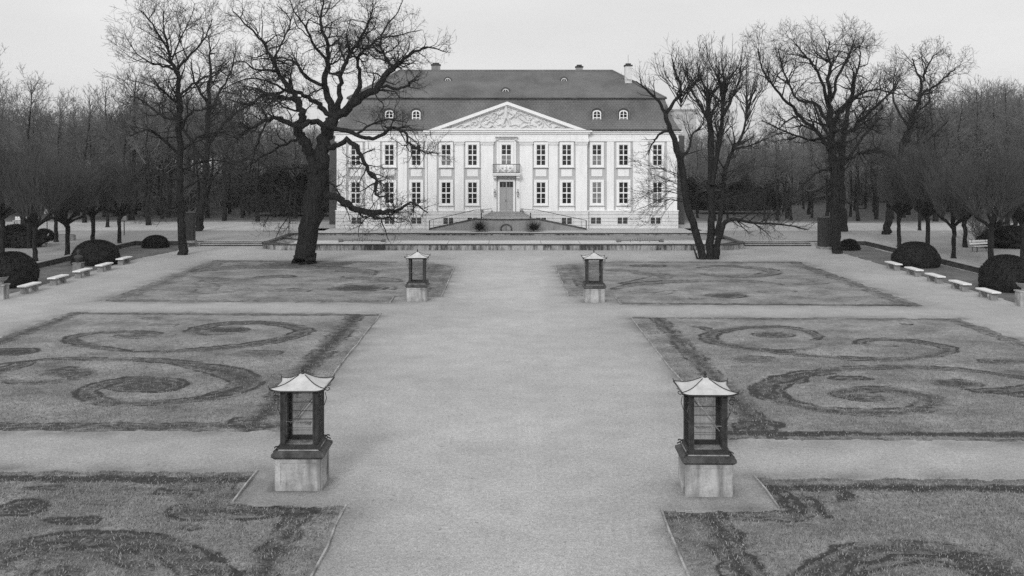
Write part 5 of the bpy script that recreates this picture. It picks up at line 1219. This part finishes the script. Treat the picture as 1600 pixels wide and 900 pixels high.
lim([(318, 445, 15), (300, 410, 13), (262, 412, 13), (225, 422, 12), (160, 398, 10), (100, 412, 8), (60, 440, 5), (-5, 462, 2.5)], 3.6, -4, 0.3)
lim([(230, 348, 10), (172, 324, 8.5), (112, 322, 6.5), (58, 347, 4.5), (-15, 330, 2.5)], 3.2, 3, 0.15)
lim([(335, 385, 13), (292, 352, 11), (250, 320, 9.5), (192, 300, 7), (140, 318, 5), (95, 300, 4), (40, 290, 2.5)], 3.4, 6, 0.25, 1)
lim([(312, 285, 9), (262, 265, 7), (222, 215, 6), (180, 195, 4), (120, 200, 2.5)], 3.0, 4, 0.15, 1)
lim([(328, 205, 7), (280, 150, 6), (250, 90, 4.5), (215, 40, 3), (190, -20, 1.8)], 3.4, -4, 0.1, 2)
lim([(168, 255, 6), (150, 235, 5), (90, 235, 4), (40, 205, 3), (0, 215, 1.8)], 2.8, -3, 0.1)
lim([(142, 200, 5), (180, 130, 4), (200, 70, 3), (160, 20, 2)], 2.8, 2, 0.1)
lim([(330, 495, 14), (352, 488, 13), (400, 470, 12), (432, 505, 10), (455, 560, 9), (488, 598, 7.5), (486, 650, 5), (520, 660, 3.5), (545, 690, 2)], 3.2, -3, 0.25)
lim([(345, 430, 11), (420, 450, 10), (480, 460, 8.5), (540, 430, 7), (582, 442, 6), (600, 480, 4.5), (650, 510, 3.5), (705, 512, 1.8)], 3.2, -5, 0.3)
lim([(420, 450, 6), (470, 420, 5), (530, 400, 4), (590, 410, 2)], 2.2, 2, 0.1)
lim([(300, 652, 20), (330, 658, 17), (372, 668, 16), (412, 692, 14), (470, 715, 14), (520, 706, 10), (560, 704, 7), (602, 680, 5), (662, 712, 2.5)], 3.0, -2.5, 0.35)
lim([(470, 715, 7), (490, 730, 6), (540, 728, 3.5), (590, 735, 2)], 2.4, -1, 0.1, -1.5)
for pts in ([(245, 655, 6), (200, 640, 4), (150, 690, 3), (110, 760, 1.5)], [(250, 690, 5), (215, 700, 3.5), (170, 760, 2), (150, 800, 1.2)], [(300, 600, 6), (345, 620, 4), (380, 680, 3), (400, 740, 1.5)], [(230, 560, 6), (170, 570, 4), (90, 640, 3), (30, 720, 1.6)], [(222, 470, 7), (150, 500, 5), (80, 540, 3.5), (10, 600, 2)], [(120, 410, 5), (90, 480, 4), (70, 560, 3), (30, 640, 1.6)], [(200, 310, 6), (120, 270, 4.5), (50, 265, 3), (-30, 300, 2)]):
    lim(pts, 2.6, None, 0.1)
g.finish('oak_tree', G(476, 411), 'huge gnarled bare oak standing on the far left lawn', None, 0.05)

# --- multi-stemmed tree on the far right lawn
g = Grow(23, wander=0.16, up=0.10, ang=(25, 55), dens=(1.7, 2.2, 2.6), maxlev=3, rmin=0.0115, lenk=(0.45, 0.8), seg=0.45, budget=40000, jit=0.025)
lim = tracer(g, 79.0, 980, 0, 2.143, 5, 1.6)
lim([(252, 872, 20), (245, 830, 17), (226, 765, 17), (205, 700, 16.5), (194, 650, 16), (183, 550, 15.5), (172, 520, 15), (160, 480, 13), (140, 420, 11), (126, 372, 10)], 1.0, 0, 0.5)
lim([(126, 375, 8), (98, 330, 6.5), (66, 302, 4.5), (30, 272, 2.5)], 2.2, -1, 0.1); lim([(128, 385, 9), (150, 350, 8), (180, 300, 6), (165, 250, 4.5), (150, 195, 2.5)], 2.4, 1, 0.1)
lim([(145, 435, 6), (105, 452, 5), (82, 485, 3.5), (70, 520, 2)], 1.6, -1, 0.2); lim([(180, 530, 8), (206, 500, 5.5), (215, 455, 4.5), (250, 420, 3), (262, 370, 2)], 2.0, 1, 0.1)
lim([(278, 872, 22), (277, 830, 18), (281, 760, 17), (283, 680, 16), (281, 600, 15), (279, 450, 13.5), (272, 380, 11), (270, 298, 9.5)], 1.6, 1, 0.35)
lim([(284, 620, 12), (300, 520, 11), (312, 450, 10), (320, 380, 9), (326, 262, 8.5)], 1.6, 2, 0.2)
lim([(296, 870, 17), (300, 830, 14), (312, 780, 13), (330, 742, 10), (370, 736, 7), (430, 747, 5.5), (520, 752, 4), (605, 768, 2)], 2.4, -1.5, 0.3)
lim([(300, 790, 11), (318, 680, 10), (330, 560, 9.5), (350, 508, 8), (380, 465, 6.5), (398, 400, 5), (402, 345, 4), (432, 300, 2.5)], 2.2, 1, 0.2)
lim([(352, 500, 6), (400, 490, 4), (450, 470, 2.5), (520, 440, 1.5)], 2.0, 2, 0.1); lim([(275, 410, 7), (230, 330, 5), (205, 280, 4), (200, 215, 2)], 2.0, -1, 0.2)
lim([(320, 390, 7), (350, 330, 5), (375, 260, 3.5), (385, 190, 2)], 2.0, 1, 0.2)
for k in range(150):                                  # straight water shoots off the cut heads
    b = [(271, 300), (326, 265), (275, 370), (320, 330), (180, 300), (400, 345), (310, 450)][k % 7]; r0 = random.Random(900 + k)
    dx = r0.uniform(-95, 95); top = b[1] - r0.uniform(70, 150)
    lim([(b[0], b[1] + r0.uniform(0, 60), 2.6), (b[0] + dx * 0.5, b[1] - 20, 1.7), (b[0] + dx * 0.85, (b[1] + top) / 2, 1.2), (b[0] + dx, top, 0.6)], 0.9, r0.uniform(-2.5, 2.5), 0.3, 1, lev=1)
for k in range(40):                                  # fine drooping sprays low on both sides
    r0 = random.Random(700 + k); L_ = k % 2 == 0
    x0, y0_ = (r0.uniform(175, 200), r0.uniform(590, 690)) if L_ else (r0.uniform(300, 345), r0.uniform(560, 740)); ex = -r0.uniform(90, 190) if L_ else r0.uniform(80, 200)
    ey = r0.uniform(-90, 110)
    lim([(x0, y0_, 1.9), (x0 + ex * 0.35, y0_ + ey * 0.2 - 15, 1.3), (x0 + ex * 0.7, y0_ + ey * 0.6 - 5, 0.9), (x0 + ex, y0_ + ey, 0.5)], 1.5, r0.uniform(-3, 3), 0.15, 0, lev=1)
lim([(238, 872, 5), (228, 845, 4), (220, 825, 2)], 0.5, 0, 0.3)
g.finish('park_tree', G(1102, 406), 'multi-stemmed tree with cut heads and straight shoots on the far right lawn', None, 0.05)

# --- big tree right of the basin
g = Grow(31, wander=0.24, up=0.07, ang=(30, 65), dens=(2.1, 2.2, 2.5, 2.0), maxlev=4, rmin=0.0115, lenk=(0.45, 0.8), seg=0.4, budget=60000)
lim = tracer(g, 83.7, 1180, 20, 1.957, 7, 1.45)
lim([(250, 742, 26), (247, 715, 19), (245, 650, 17.5), (244, 600, 17), (240, 500, 16.5), (236, 420, 16), (232, 350, 14), (228, 290, 11), (225, 240, 9), (230, 170, 6.5), (222, 125, 4), (228, 85, 2)], 3.6, 0, 0.35)
lim([(228, 420, 10), (212, 392, 9), (172, 350, 8), (112, 290, 6.5), (62, 235, 5), (22, 172, 3.5), (8, 110, 2)], 3.6, -3, 0.2)
lim([(230, 350, 9), (180, 280, 7), (130, 265, 5), (95, 200, 4), (70, 110, 2)], 3.4, 4, 0.2); lim([(225, 290, 8), (190, 180, 5.5), (160, 140, 4), (125, 95, 2)], 3.4, -3, 0.2)
lim([(238, 340, 9), (262, 300, 8), (292, 255, 6.5), (302, 200, 5), (322, 135, 3), (318, 100, 1.8)], 3.4, -2, 0.2); lim([(242, 410, 10), (290, 365, 8), (325, 325, 6.5), (382, 272, 5), (432, 225, 2.5)], 3.4, 3, 0.2)
lim([(236, 260, 7), (262, 180, 5.5), (292, 120, 4), (300, 85, 2)], 3.2, 5, 0.2); lim([(262, 300, 6), (330, 245, 4.5), (385, 235, 3), (440, 250, 2)], 2.8, -5, 0.2)
lim([(236, 470, 7), (205, 482, 5), (165, 510, 3.5), (140, 530, 2)], 2.4, -4, 0.2); lim([(245, 450, 7), (300, 440, 5), (350, 420, 3.5), (400, 430, 2)], 2.6, 3, 0.2); lim([(236, 380, 7), (160, 390, 5), (90, 360, 3.5), (20, 330, 2)], 2.8, 3, 0.2)
lim([(228, 520, 6), (160, 560, 4), (80, 600, 3), (20, 640, 1.6)], 2.2, -3, 0.2); lim([(248, 560, 5), (300, 590, 3.5), (340, 600, 2)], 1.8, -2, 0.2)
g.finish('park_tree', G(1308, 398), 'big spreading bare tree beside the boarded cover right of the steps', None, 0.05)
# --- its dark neighbour behind and the leaning tree
g = Grow(37, wander=0.22, up=0.08, dens=(1.7, 2.1, 2.5, 1.8), maxlev=4, rmin=0.012, lenk=(0.4, 0.75), seg=0.5, budget=30000)
lim = tracer(g, 103.5, 1180, 20, 1.957, 9)
lim([(268, 672, 24), (266, 620, 20), (262, 560, 18), (262, 480, 15), (268, 400, 12), (280, 320, 9), (300, 240, 6), (310, 170, 3)], 3.6, 2, 0.3); lim([(264, 470, 9), (330, 380, 6), (380, 320, 3)], 3.2, 3, 0.2); lim([(266, 430, 8), (210, 350, 6), (170, 260, 3)], 3.2, 1, 0.2)
g.finish('park_tree', G(1316, 362, TZ), 'thick dark trunk close behind the big right tree', None, 0.06)
g = Grow(41, wander=0.24, up=0.07, dens=(1.7, 2.1, 2.5, 1.8), maxlev=4, rmin=0.014, lenk=(0.45, 0.8), seg=0.5, budget=30000)
lim = tracer(g, 99.5, 1180, 20, 1.957, 11, 1.75)
lim([(400, 682, 18), (404, 650, 15), (415, 600, 14), (428, 520, 12), (438, 450, 11), (455, 390, 10), (472, 350, 9), (490, 300, 8), (502, 258, 7), (512, 205, 5), (530, 160, 3.5), (545, 130, 2)], 3.0, 0, 0.35)
lim([(505, 255, 6), (540, 230, 5), (580, 200, 3.5), (615, 165, 2)], 2.8, -2, 0.1); lim([(510, 210, 5), (490, 170, 3.5), (480, 140, 2)], 2.6, 1, 0.1); lim([(455, 390, 7), (500, 400, 5), (550, 370, 3.5), (590, 330, 2)], 2.8, 2, 0.15); lim([(472, 350, 6), (430, 290, 4.5), (420, 230, 3), (430, 170, 1.8)], 2.8, 3, 0.15); lim([(440, 450, 6), (380, 420, 4.5), (330, 430, 2.5)], 2.6, -2, 0.15)
g.finish('park_tree', G(1385, 368, TZ), 'leaning bare tree right of the big right tree', None, 0.055)

# --- tall tree left of the steps, and its neighbour behind
g = Grow(47, wander=0.20, up=0.07, ang=(30, 65), dens=(1.7, 2.1, 2.5, 2.0), maxlev=4, rmin=0.0115, lenk=(0.45, 0.8), seg=0.4, budget=60000)
lim = tracer(g, 82.6, 0, 0, 1.875, 13, 1.75)
lim([(536, 750, 22), (536, 728, 18), (534, 660, 15), (530, 600, 14), (529, 500, 12.5), (528, 400, 12), (528, 320, 11), (522, 250, 9.5), (515, 210, 8), (503, 180, 6.5), (492, 140, 5), (482, 80, 3), (478, 30, 1.8)], 3.0, 0, 0.4)
lim([(508, 202, 5.5), (478, 195, 4.5), (440, 182, 3.5), (402, 158, 2), (370, 110, 1.5)], 2.8, -2, 0.1); lim([(516, 205, 6), (560, 160, 4.5), (602, 108, 3), (622, 55, 1.6)], 3.0, 2, 0.1); lim([(494, 150, 4), (455, 85, 3), (420, 35, 1.6)], 2.6, 1, 0.1); lim([(502, 180, 4.5), (530, 110, 3.5), (560, 50, 2), (570, 10, 1.4)], 2.8, -2, 0.1)
lim([(526, 280, 6), (575, 240, 4.5), (625, 215, 3), (670, 180, 1.8)], 3.0, 3, 0.1); lim([(528, 350, 6), (470, 335, 4.5), (420, 295, 3), (380, 280, 1.8)], 3.0, 3, 0.15); lim([(527, 300, 5), (480, 270, 4), (450, 230, 2.5)], 2.6, -3, 0.15)
lim([(530, 470, 6), (470, 400, 5), (430, 380, 3.5), (380, 400, 2)], 2.8, -3, 0.15); lim([(530, 440, 6), (590, 400, 4.5), (650, 390, 3), (700, 410, 1.8)], 2.8, 2, 0.15); lim([(528, 380, 6), (560, 330, 5), (600, 320, 3.5), (650, 300, 2)], 2.8, -2, 0.15)
lim([(530, 520, 5), (480, 520, 4), (430, 490, 3), (390, 520, 1.8)], 2.4, 2, 0.15); lim([(532, 560, 5), (600, 520, 4), (660, 540, 3), (720, 590, 1.6)], 2.6, -2, 0.15); lim([(531, 600, 4.5), (500, 610, 3.5), (470, 580, 2.5), (430, 600, 1.5)], 2.2, -2, 0.15); lim([(532, 500, 5), (570, 480, 4), (640, 470, 3), (740, 500, 1.6)], 2.6, 3, 0.15)
g.finish('park_tree', G(285, 399), 'tall slender bare tree standing alone left of the steps', None, 0.05)
g = Grow(53, wander=0.24, up=0.07, dens=(1.7, 2.1, 2.5, 1.8), maxlev=4, rmin=0.014, lenk=(0.45, 0.8), seg=0.5, budget=30000)
lim = tracer(g, 104, 0, 0, 1.875, 15)
lim([(584, 676, 19), (585, 650, 15), (592, 600, 13), (600, 540, 12), (606, 450, 11), (608, 380, 10), (610, 300, 8), (613, 230, 6), (615, 160, 4), (612, 110, 2)], 3.4, 0, 0.3)
lim([(604, 480, 8), (550, 400, 6), (510, 340, 4), (470, 300, 2)], 3.4, 2, 0.15); lim([(606, 430, 8), (660, 360, 6), (710, 320, 4), (760, 300, 2)], 3.4, 2, 0.15); lim([(609, 340, 6), (650, 260, 4.5), (680, 200, 3), (690, 150, 2)], 3.2, -2, 0.15); lim([(610, 310, 6), (570, 240, 4), (560, 180, 2)], 3.2, -2, 0.15); lim([(600, 540, 6), (670, 480, 5), (740, 470, 3), (800, 500, 1.8)], 3, 3, 0.15)
g.finish('park_tree', G(311, 361, TZ), 'bare tree behind the tall slender tree on the left', None, 0.055)

# --- prototypes for the wood: tall bare trees, scrub, pollards
def wood_proto(seed, Ht, spread, fork, label, group, budget=9000, rmin=0.016, r0w=0.20):
    g = Grow(seed, wander=0.17, up=0.11, ang=(25, 60), dens=(1.7, 1.9, 2.0), maxlev=3, rmin=rmin, lenk=(0.45, 0.8), seg=0.6, budget=budget, kr=(0.010, 0.013), jit=0.02); r = g.r
    P = []; x = y = 0.0
    for k in range(8):
        z = Ht * 0.92 * k / 7 - (0.05 if k == 0 else 0); P.append((x, y, z)); x += r.gauss(0, 0.14) * Ht / 15; y += r.gauss(0, 0.14) * Ht / 15
    rad = [r0w * (1.35 if k == 0 else 1) * (1 - 0.86 * k / 7) for k in range(8)]; g.guide(P, rad, Ht * 0.16, 0.45)
    PP = [Vector(p) for p in P]
    for k in range(int(Ht * 1.6)):
        t = fork + (0.96 - fork) * r.random(); f = t * 7; i = min(int(f), 6); q = PP[i].lerp(PP[i + 1], f - i); a = r.uniform(0, 2 * PI); el = R(r.uniform(18, 60))
        d = Vector((math.cos(a) * math.cos(el), math.sin(a) * math.cos(el), math.sin(el))); l = spread * (1.25 - 0.85 * t) * r.uniform(0.7, 1.15)
        g.branch(q, d, l, max(0.035, rad[i] * 0.5), 0)
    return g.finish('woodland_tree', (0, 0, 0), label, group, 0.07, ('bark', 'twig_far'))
def scrub_proto(seed, Ht, spread):
    g = Grow(seed, wander=0.2, up=0.1, ang=(20, 60), dens=(1.6, 2.2, 2.6), maxlev=2, rmin=0.02, lenk=(0.4, 0.8), seg=0.5, budget=2600); r = g.r
    for k in range(34):
        a = r.uniform(0, 2 * PI); el = R(r.uniform(35, 88)); g.branch(Vector((r.gauss(0, .35), r.gauss(0, .35), 0)), Vector((math.cos(a) * math.cos(el), math.sin(a) * math.cos(el), math.sin(el))), Ht * r.uniform(0.6, 1.1), 0.045, 0)
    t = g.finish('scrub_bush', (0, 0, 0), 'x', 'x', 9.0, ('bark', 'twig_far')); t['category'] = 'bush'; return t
def pollard_proto(seed, label):
    g = Grow(seed, wander=0.08, up=0.10, ang=(12, 35), dens=(1.0, 1.4, 1.6), maxlev=2, rmin=0.011, lenk=(0.3, 0.6), seg=0.6, budget=4200, jit=0.012); r = g.r
    P = [(0, 0, -0.05), (0.02, 0, 0.3), (r.gauss(0, .04), r.gauss(0, .04), 1.2), (r.gauss(0, .06), r.gauss(0, .06), 2.1), (r.gauss(0, .06), r.gauss(0, .06), 2.75)]
    g.guide(P, [0.24, 0.19, 0.17, 0.18, 0.22], 0)
    heads = []; c = Vector(P[-1])
    for k in range(8):
        a = k * 2 * PI / 8 + r.gauss(0, .2); l = r.uniform(0.7, 1.35); e = c + Vector((math.cos(a) * l, math.sin(a) * l, r.uniform(0.3, 0.95)))
        m_ = c.lerp(e, 0.5) + Vector((0, 0, -0.08)); g.guide([tuple(c - Vector((0, 0, .3))), tuple(m_), tuple(e), tuple(e + Vector((0, 0, .12)))], [0.12, 0.09, 0.10, 0.06], 0); heads.append(e)
    heads.append(c + Vector((0, 0, .6))); g.guide([tuple(c), tuple(c + Vector((0, 0, .6))), tuple(c + Vector((0, 0, .8)))], [0.15, 0.11, 0.06], 0)
    for e in heads:
        for k in range(23):
            a = r.uniform(0, 2 * PI); el = R(r.uniform(45, 88)); d = Vector((math.cos(a) * math.cos(el), math.sin(a) * math.cos(el), math.sin(el))) + (e - c) * 0.12
            g.branch(e.copy(), d.normalized(), r.uniform(1.8, 4.4), 0.016, 0)
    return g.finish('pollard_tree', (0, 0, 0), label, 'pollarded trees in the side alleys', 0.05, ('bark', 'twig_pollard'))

# pollards in the two alleys
pv = [pollard_proto(61, 'x'), pollard_proto(62, 'x')]; used = [False, False]
plist = [(55, 408, 1.05, 'pollard tree behind the tall left yew dome'), (105, 399, 1.0, 'pollard tree between the two larger left yew domes'), (145, 382, 1.0, 'slim pollard tree behind the dome with the bust'), (187, 381, 0.95, 'pollard tree with swollen trunk beside the left sign post'),
         (88, 378, 1.0, 'pollard tree beside the left planter and slatted bench'), (3, 403, 1.1, 'pollard tree at the left picture edge'), (168, 355, 0.95, 'pollard tree far back in the left avenue'), (46, 388, 1.0, 'pollard tree standing in the left shrubs'),
         (1405, 385.5, 0.95, 'farthest pollard tree in the front row on the right'), (1449, 395.5, 1.0, 'pollard tree right behind the farther right yew dome'), (1490, 403.5, 1.0, 'pollard tree between the two right yew domes'),
         (1549, 418, 1.1, 'pollard tree beside the tall right yew dome'), (1508, 386.5, 1.0, 'pollard tree left of the slatted bench on the right'), (1598, 408, 1.1, 'pollard tree at the right picture edge'), (1585, 385, 1.0, 'pollard tree within the right thicket'), (1437, 360, 0.9, 'pollard tree far back in the right avenue')]
for i, (px, py, sc_, lab) in enumerate(plist):
    v = i % 2; o = pv[v] if not used[v] else copy_tree(pv[v]); used[v] = True
    o.location = G(px, py, TZ); o.scale = (sc_ * (0.9 + 0.2 * ((i * 37) % 10) / 10), sc_ * (0.9 + 0.2 * ((i * 53) % 10) / 10), sc_ * (0.92 + 0.22 * ((i * 71) % 10) / 10)); o.rotation_euler = (0, 0, i * 1.37); o['label'] = lab

# taller trees standing clear in front of the wood
GP = 'tall bare trees at the edge of the wood'
wp = [wood_proto(71, 15, 5.0, 0.38, 'x', GP), wood_proto(72, 16, 4.4, 0.35, 'x', GP), wood_proto(73, 13, 4.8, 0.36, 'x', GP), wood_proto(74, 17, 5.2, 0.40, 'x', GP), wood_proto(75, 14, 4.2, 0.34, 'x', GP)]
wh = [15, 16, 13, 17, 14]; wused = [False] * 5
def put_tree(v, loc, height, rz, label, group):
    o = wp[v] if not wused[v] else copy_tree(wp[v]); wused[v] = True
    k = height / wh[v]; o.location = loc; o.scale = (k * 1.05, k * 1.05, k); o.rotation_euler = (0, 0, rz); o['label'] = label; o['group'] = group
solo = [(36, 352, 108, 'tall bare tree near the left edge above the shrubs'), (132, 348, 132, 'bare tree behind the left planter'), (205, 344, 102, 'tall bare tree behind the left sign post'), (350, 345, 112, 'bare tree between the tall slender tree and the oak'), (402, 346, 150, 'bare tree just left of the oak trunk'), (-18, 360, 80, 'bare tree cut by the left picture edge'), (262, 340, 118, 'bare tree left of the tall slender tree'), (95, 340, 140, 'bare tree second right of the left edge shrubs'), (165, 338, 118, 'bare tree right of the left planter, far back'), (232, 352, 126, 'bare tree with pale crown midway between sign post and tall slender tree'), (380, 338, 122, 'bare tree between oak and slender trees, far back'),
        (1462, 346, 92, 'tall bare tree right of the leaning tree'), (1532, 342, 122, 'bare tree behind the right slatted bench'), (1575, 352, 120, 'bare tree near the right edge above the thicket'), (1618, 356, 112, 'bare tree cut by the right picture edge'), (1412, 340, 150, 'bare tree behind the leaning tree'), (1230, 342, 196, 'low bare tree between the multi-stemmed tree and the big right tree')]
for i, (px, py, top, lab) in enumerate(solo):
    loc = G(px, py, TZ); put_tree(i % 5, loc, fz(top, loc[1]) - TZ, i * 2.1, lab, GP)

# the wood itself
r0 = random.Random(77)
def canopy_top(px):                                   # height of the wood's skyline in the picture
    pts = [(-200, 130), (0, 150), (80, 165), (150, 150), (230, 140), (330, 140), (430, 180), (520, 190), (600, 200), (1040, 200), (1100, 196), (1250, 196), (1330, 170), (1400, 150), (1480, 135), (1600, 128), (1900, 120)]
    for (a, ya), (b, yb) in zip(pts, pts[1:]):
        if a <= px <= b: return ya + (yb - ya) * (px - a) / (b - a)
    return 130
cnt = [0, 0]
for side in (0, 1):
    rows = [(124, 15), (133, 16), (143, 17), (155, 17), (169, 17), (186, 17), (206, 17)]
    for Y, n in [(y_, int(n_ * (1.35 if side else 1.1))) for y_, n_ in rows]:
        for k in range(n):
            f = (k + r0.uniform(0.1, 0.9)) / n; px = (-110 + 620 * f) if side == 0 else (1070 + 640 * f); y = Y + r0.uniform(-4.5, 4.5); x = fx(px, y)
            if abs(x) < 21.5: continue
            top = canopy_top(px) + r0.uniform(-6, 34); h = fz(top, y) - TZ; h = max(6.5, min(h, 24))
            put_tree(r0.randrange(5), (x, y, TZ), h, r0.uniform(0, 6.28), 'one of many bare trees massed in the dark wood %s of the palace' % ('left', 'right')[side], 'bare trees of the wood %s of the palace' % ('left', 'right')[side])
            cnt[side] += 1
sp = [scrub_proto(81, 3.6, 2), scrub_proto(82, 4.6, 2)]; su = [False, False]
for side in (0, 1):
    for k in range(62):
        px = (-60 + 560 * r0.random()) if side == 0 else (1075 + 590 * r0.random()); y = r0.uniform(128, 180) if side == 0 else r0.uniform(158, 200); x = fx(px, y)
        if abs(x) < 21.5: continue
        v = k % 2; o = sp[v] if not su[v] else copy_tree(sp[v]); su[v] = True; o.location = (x, y, TZ); q = r0.uniform(0.8, 1.5); o.scale = (q * 1.3, q * 1.3, q); o.rotation_euler = (0, 0, r0.uniform(0, 6.28))
        o['label'] = 'leafless scrub under the trees of the wood %s of the palace' % ('left', 'right')[side]; o['group'] = 'scrub under the wood %s of the palace' % ('left', 'right')[side]
# garden shrubs near the edges
SG = 'dark shrubs among the side alleys'
leaf_ball('shrub', G(27, 386, TZ), 2.0, 1.3, 1.75, 5000, 'broad dark shrub at the left edge in front of the half hidden bench', SG, M['shrub'], 'shrub', 0.16, 21, 0.3, 0.35)
leaf_ball('shrub', G(68, 376, TZ), 0.9, 0.7, 0.95, 2500, 'small dark shrub right behind the left slatted bench', SG, M['shrub'], 'shrub', 0.14, 22, 0.3, 0.4)
leaf_ball('shrub', G(1580, 387, TZ), 2.3, 1.2, 1.7, 5000, 'broad dark shrub at the right edge behind the slatted bench', SG, M['shrub'], 'shrub', 0.16, 23, 0.3, 0.4)
o = copy_tree(sp[0]); o.location = G(1532, 383, TZ); o.scale = (0.75,) * 3; o['label'] = 'leafless thicket right behind the slatted bench on the right'; o['group'] = SG
leaf_ball('hedge', (-26.5, 131, TZ), 5.5, 2.5, 6.3, 12000, 'tall dark rounded hedge between the oak and the palace', SG, M['shrub'], 'hedge', 0.28, 24, 0.45, 0.35)
leaf_ball('hedge', (30.0, 137, TZ), 5.5, 2.5, 5.6, 12000, 'tall dark rounded hedge right of the palace behind the multi-stemmed tree', SG, M['shrub'], 'hedge', 0.28, 25, 0.45, 0.35)

hz = MB().box(-1500, 1500, -70, 1500, -1.0, 48.0).build('haze', None); hz['kind'] = 'stuff'
hm = bpy.data.materials.new('haze_air'); hm.use_nodes = True; hn = hm.node_tree; hn.nodes.remove(hn.nodes['Principled BSDF'])
pv_ = hn.nodes.new('ShaderNodeVolumePrincipled'); pv_.inputs['Color'].default_value = (0.9, 0.9, 0.9, 1); pv_.inputs['Density'].default_value = 0.0002
hn.links.new(pv_.outputs[0], hn.nodes['Material Output'].inputs['Volume']); hz.data.materials.append(hm)

# ------------------------------------------------------------------ light, sky, air, camera
w = bpy.data.worlds.new('World'); SC.world = w; w.use_nodes = True
N, L = w.node_tree.nodes, w.node_tree.links; bg = N['Background']
sky = N.new('ShaderNodeTexSky'); sky.sky_type = 'NISHITA'; sky.sun_disc = False; sky.sun_elevation = R(27); sky.sun_rotation = R(195); sky.air_density = 1.0; sky.dust_density = 3.0
bw = N.new('ShaderNodeRGBToBW'); L.new(sky.outputs[0], bw.inputs[0])
# overcast: the cloud deck evens out most of the clear-sky gradient
mx = N.new('ShaderNodeMix'); mx.data_type = 'FLOAT'; mx.inputs[0].default_value = 0.88; mx.inputs[3].default_value = 8.3; L.new(bw.outputs[0], mx.inputs[2])
tc = N.new('ShaderNodeTexCoord'); mp = N.new('ShaderNodeMapping'); mp.inputs['Scale'].default_value = (1.2, 1.2, 5.0); L.new(tc.outputs['Generated'], mp.inputs['Vector'])
cn = N.new('ShaderNodeTexNoise'); cn.inputs['Scale'].default_value = 1.6; cn.inputs['Detail'].default_value = 6; L.new(mp.outputs['Vector'], cn.inputs['Vector'])
cr = N.new('ShaderNodeMapRange'); cr.inputs['From Min'].default_value = 0.3; cr.inputs['From Max'].default_value = 0.7; cr.inputs['To Min'].default_value = 0.90; cr.inputs['To Max'].default_value = 1.10; L.new(cn.outputs['Fac'], cr.inputs['Value'])
cm = N.new('ShaderNodeMath'); cm.operation = 'MULTIPLY'; L.new(mx.outputs[0], cm.inputs[0]); L.new(cr.outputs['Result'], cm.inputs[1]); L.new(cm.outputs[0], bg.inputs['Color']); bg.inputs['Strength'].default_value = 0.1
sd = bpy.data.lights.new('sun', 'SUN'); sd.energy = 1.5; sd.angle = R(14); sd.color = (1, 1, 1)
so = bpy.data.objects.new('sun', sd); COL.objects.link(so); so.rotation_euler = (R(63), 0, R(-15))

cam = bpy.data.cameras.new('camera'); co = bpy.data.objects.new('camera', cam); COL.objects.link(co); SC.camera = co
co.location = (0, 0, H); co.rotation_euler = (R(90), 0, 0); cam.sensor_fit = 'HORIZONTAL'; cam.sensor_width = 36; cam.lens = 36
cam.shift_x = (800 - CX) / 1600; cam.shift_y = -(450 - CY) / 1600; cam.clip_end = 9000; cam.clip_start = 0.5

SC.view_settings.view_transform = 'Standard'; SC.view_settings.look = 'None'; SC.view_settings.exposure = 0; SC.view_settings.gamma = 1; SC.view_settings.use_curve_mapping = False
SC.cycles.max_bounces = 6; SC.cycles.diffuse_bounces = 3; SC.cycles.glossy_bounces = 2; SC.cycles.use_denoising = False
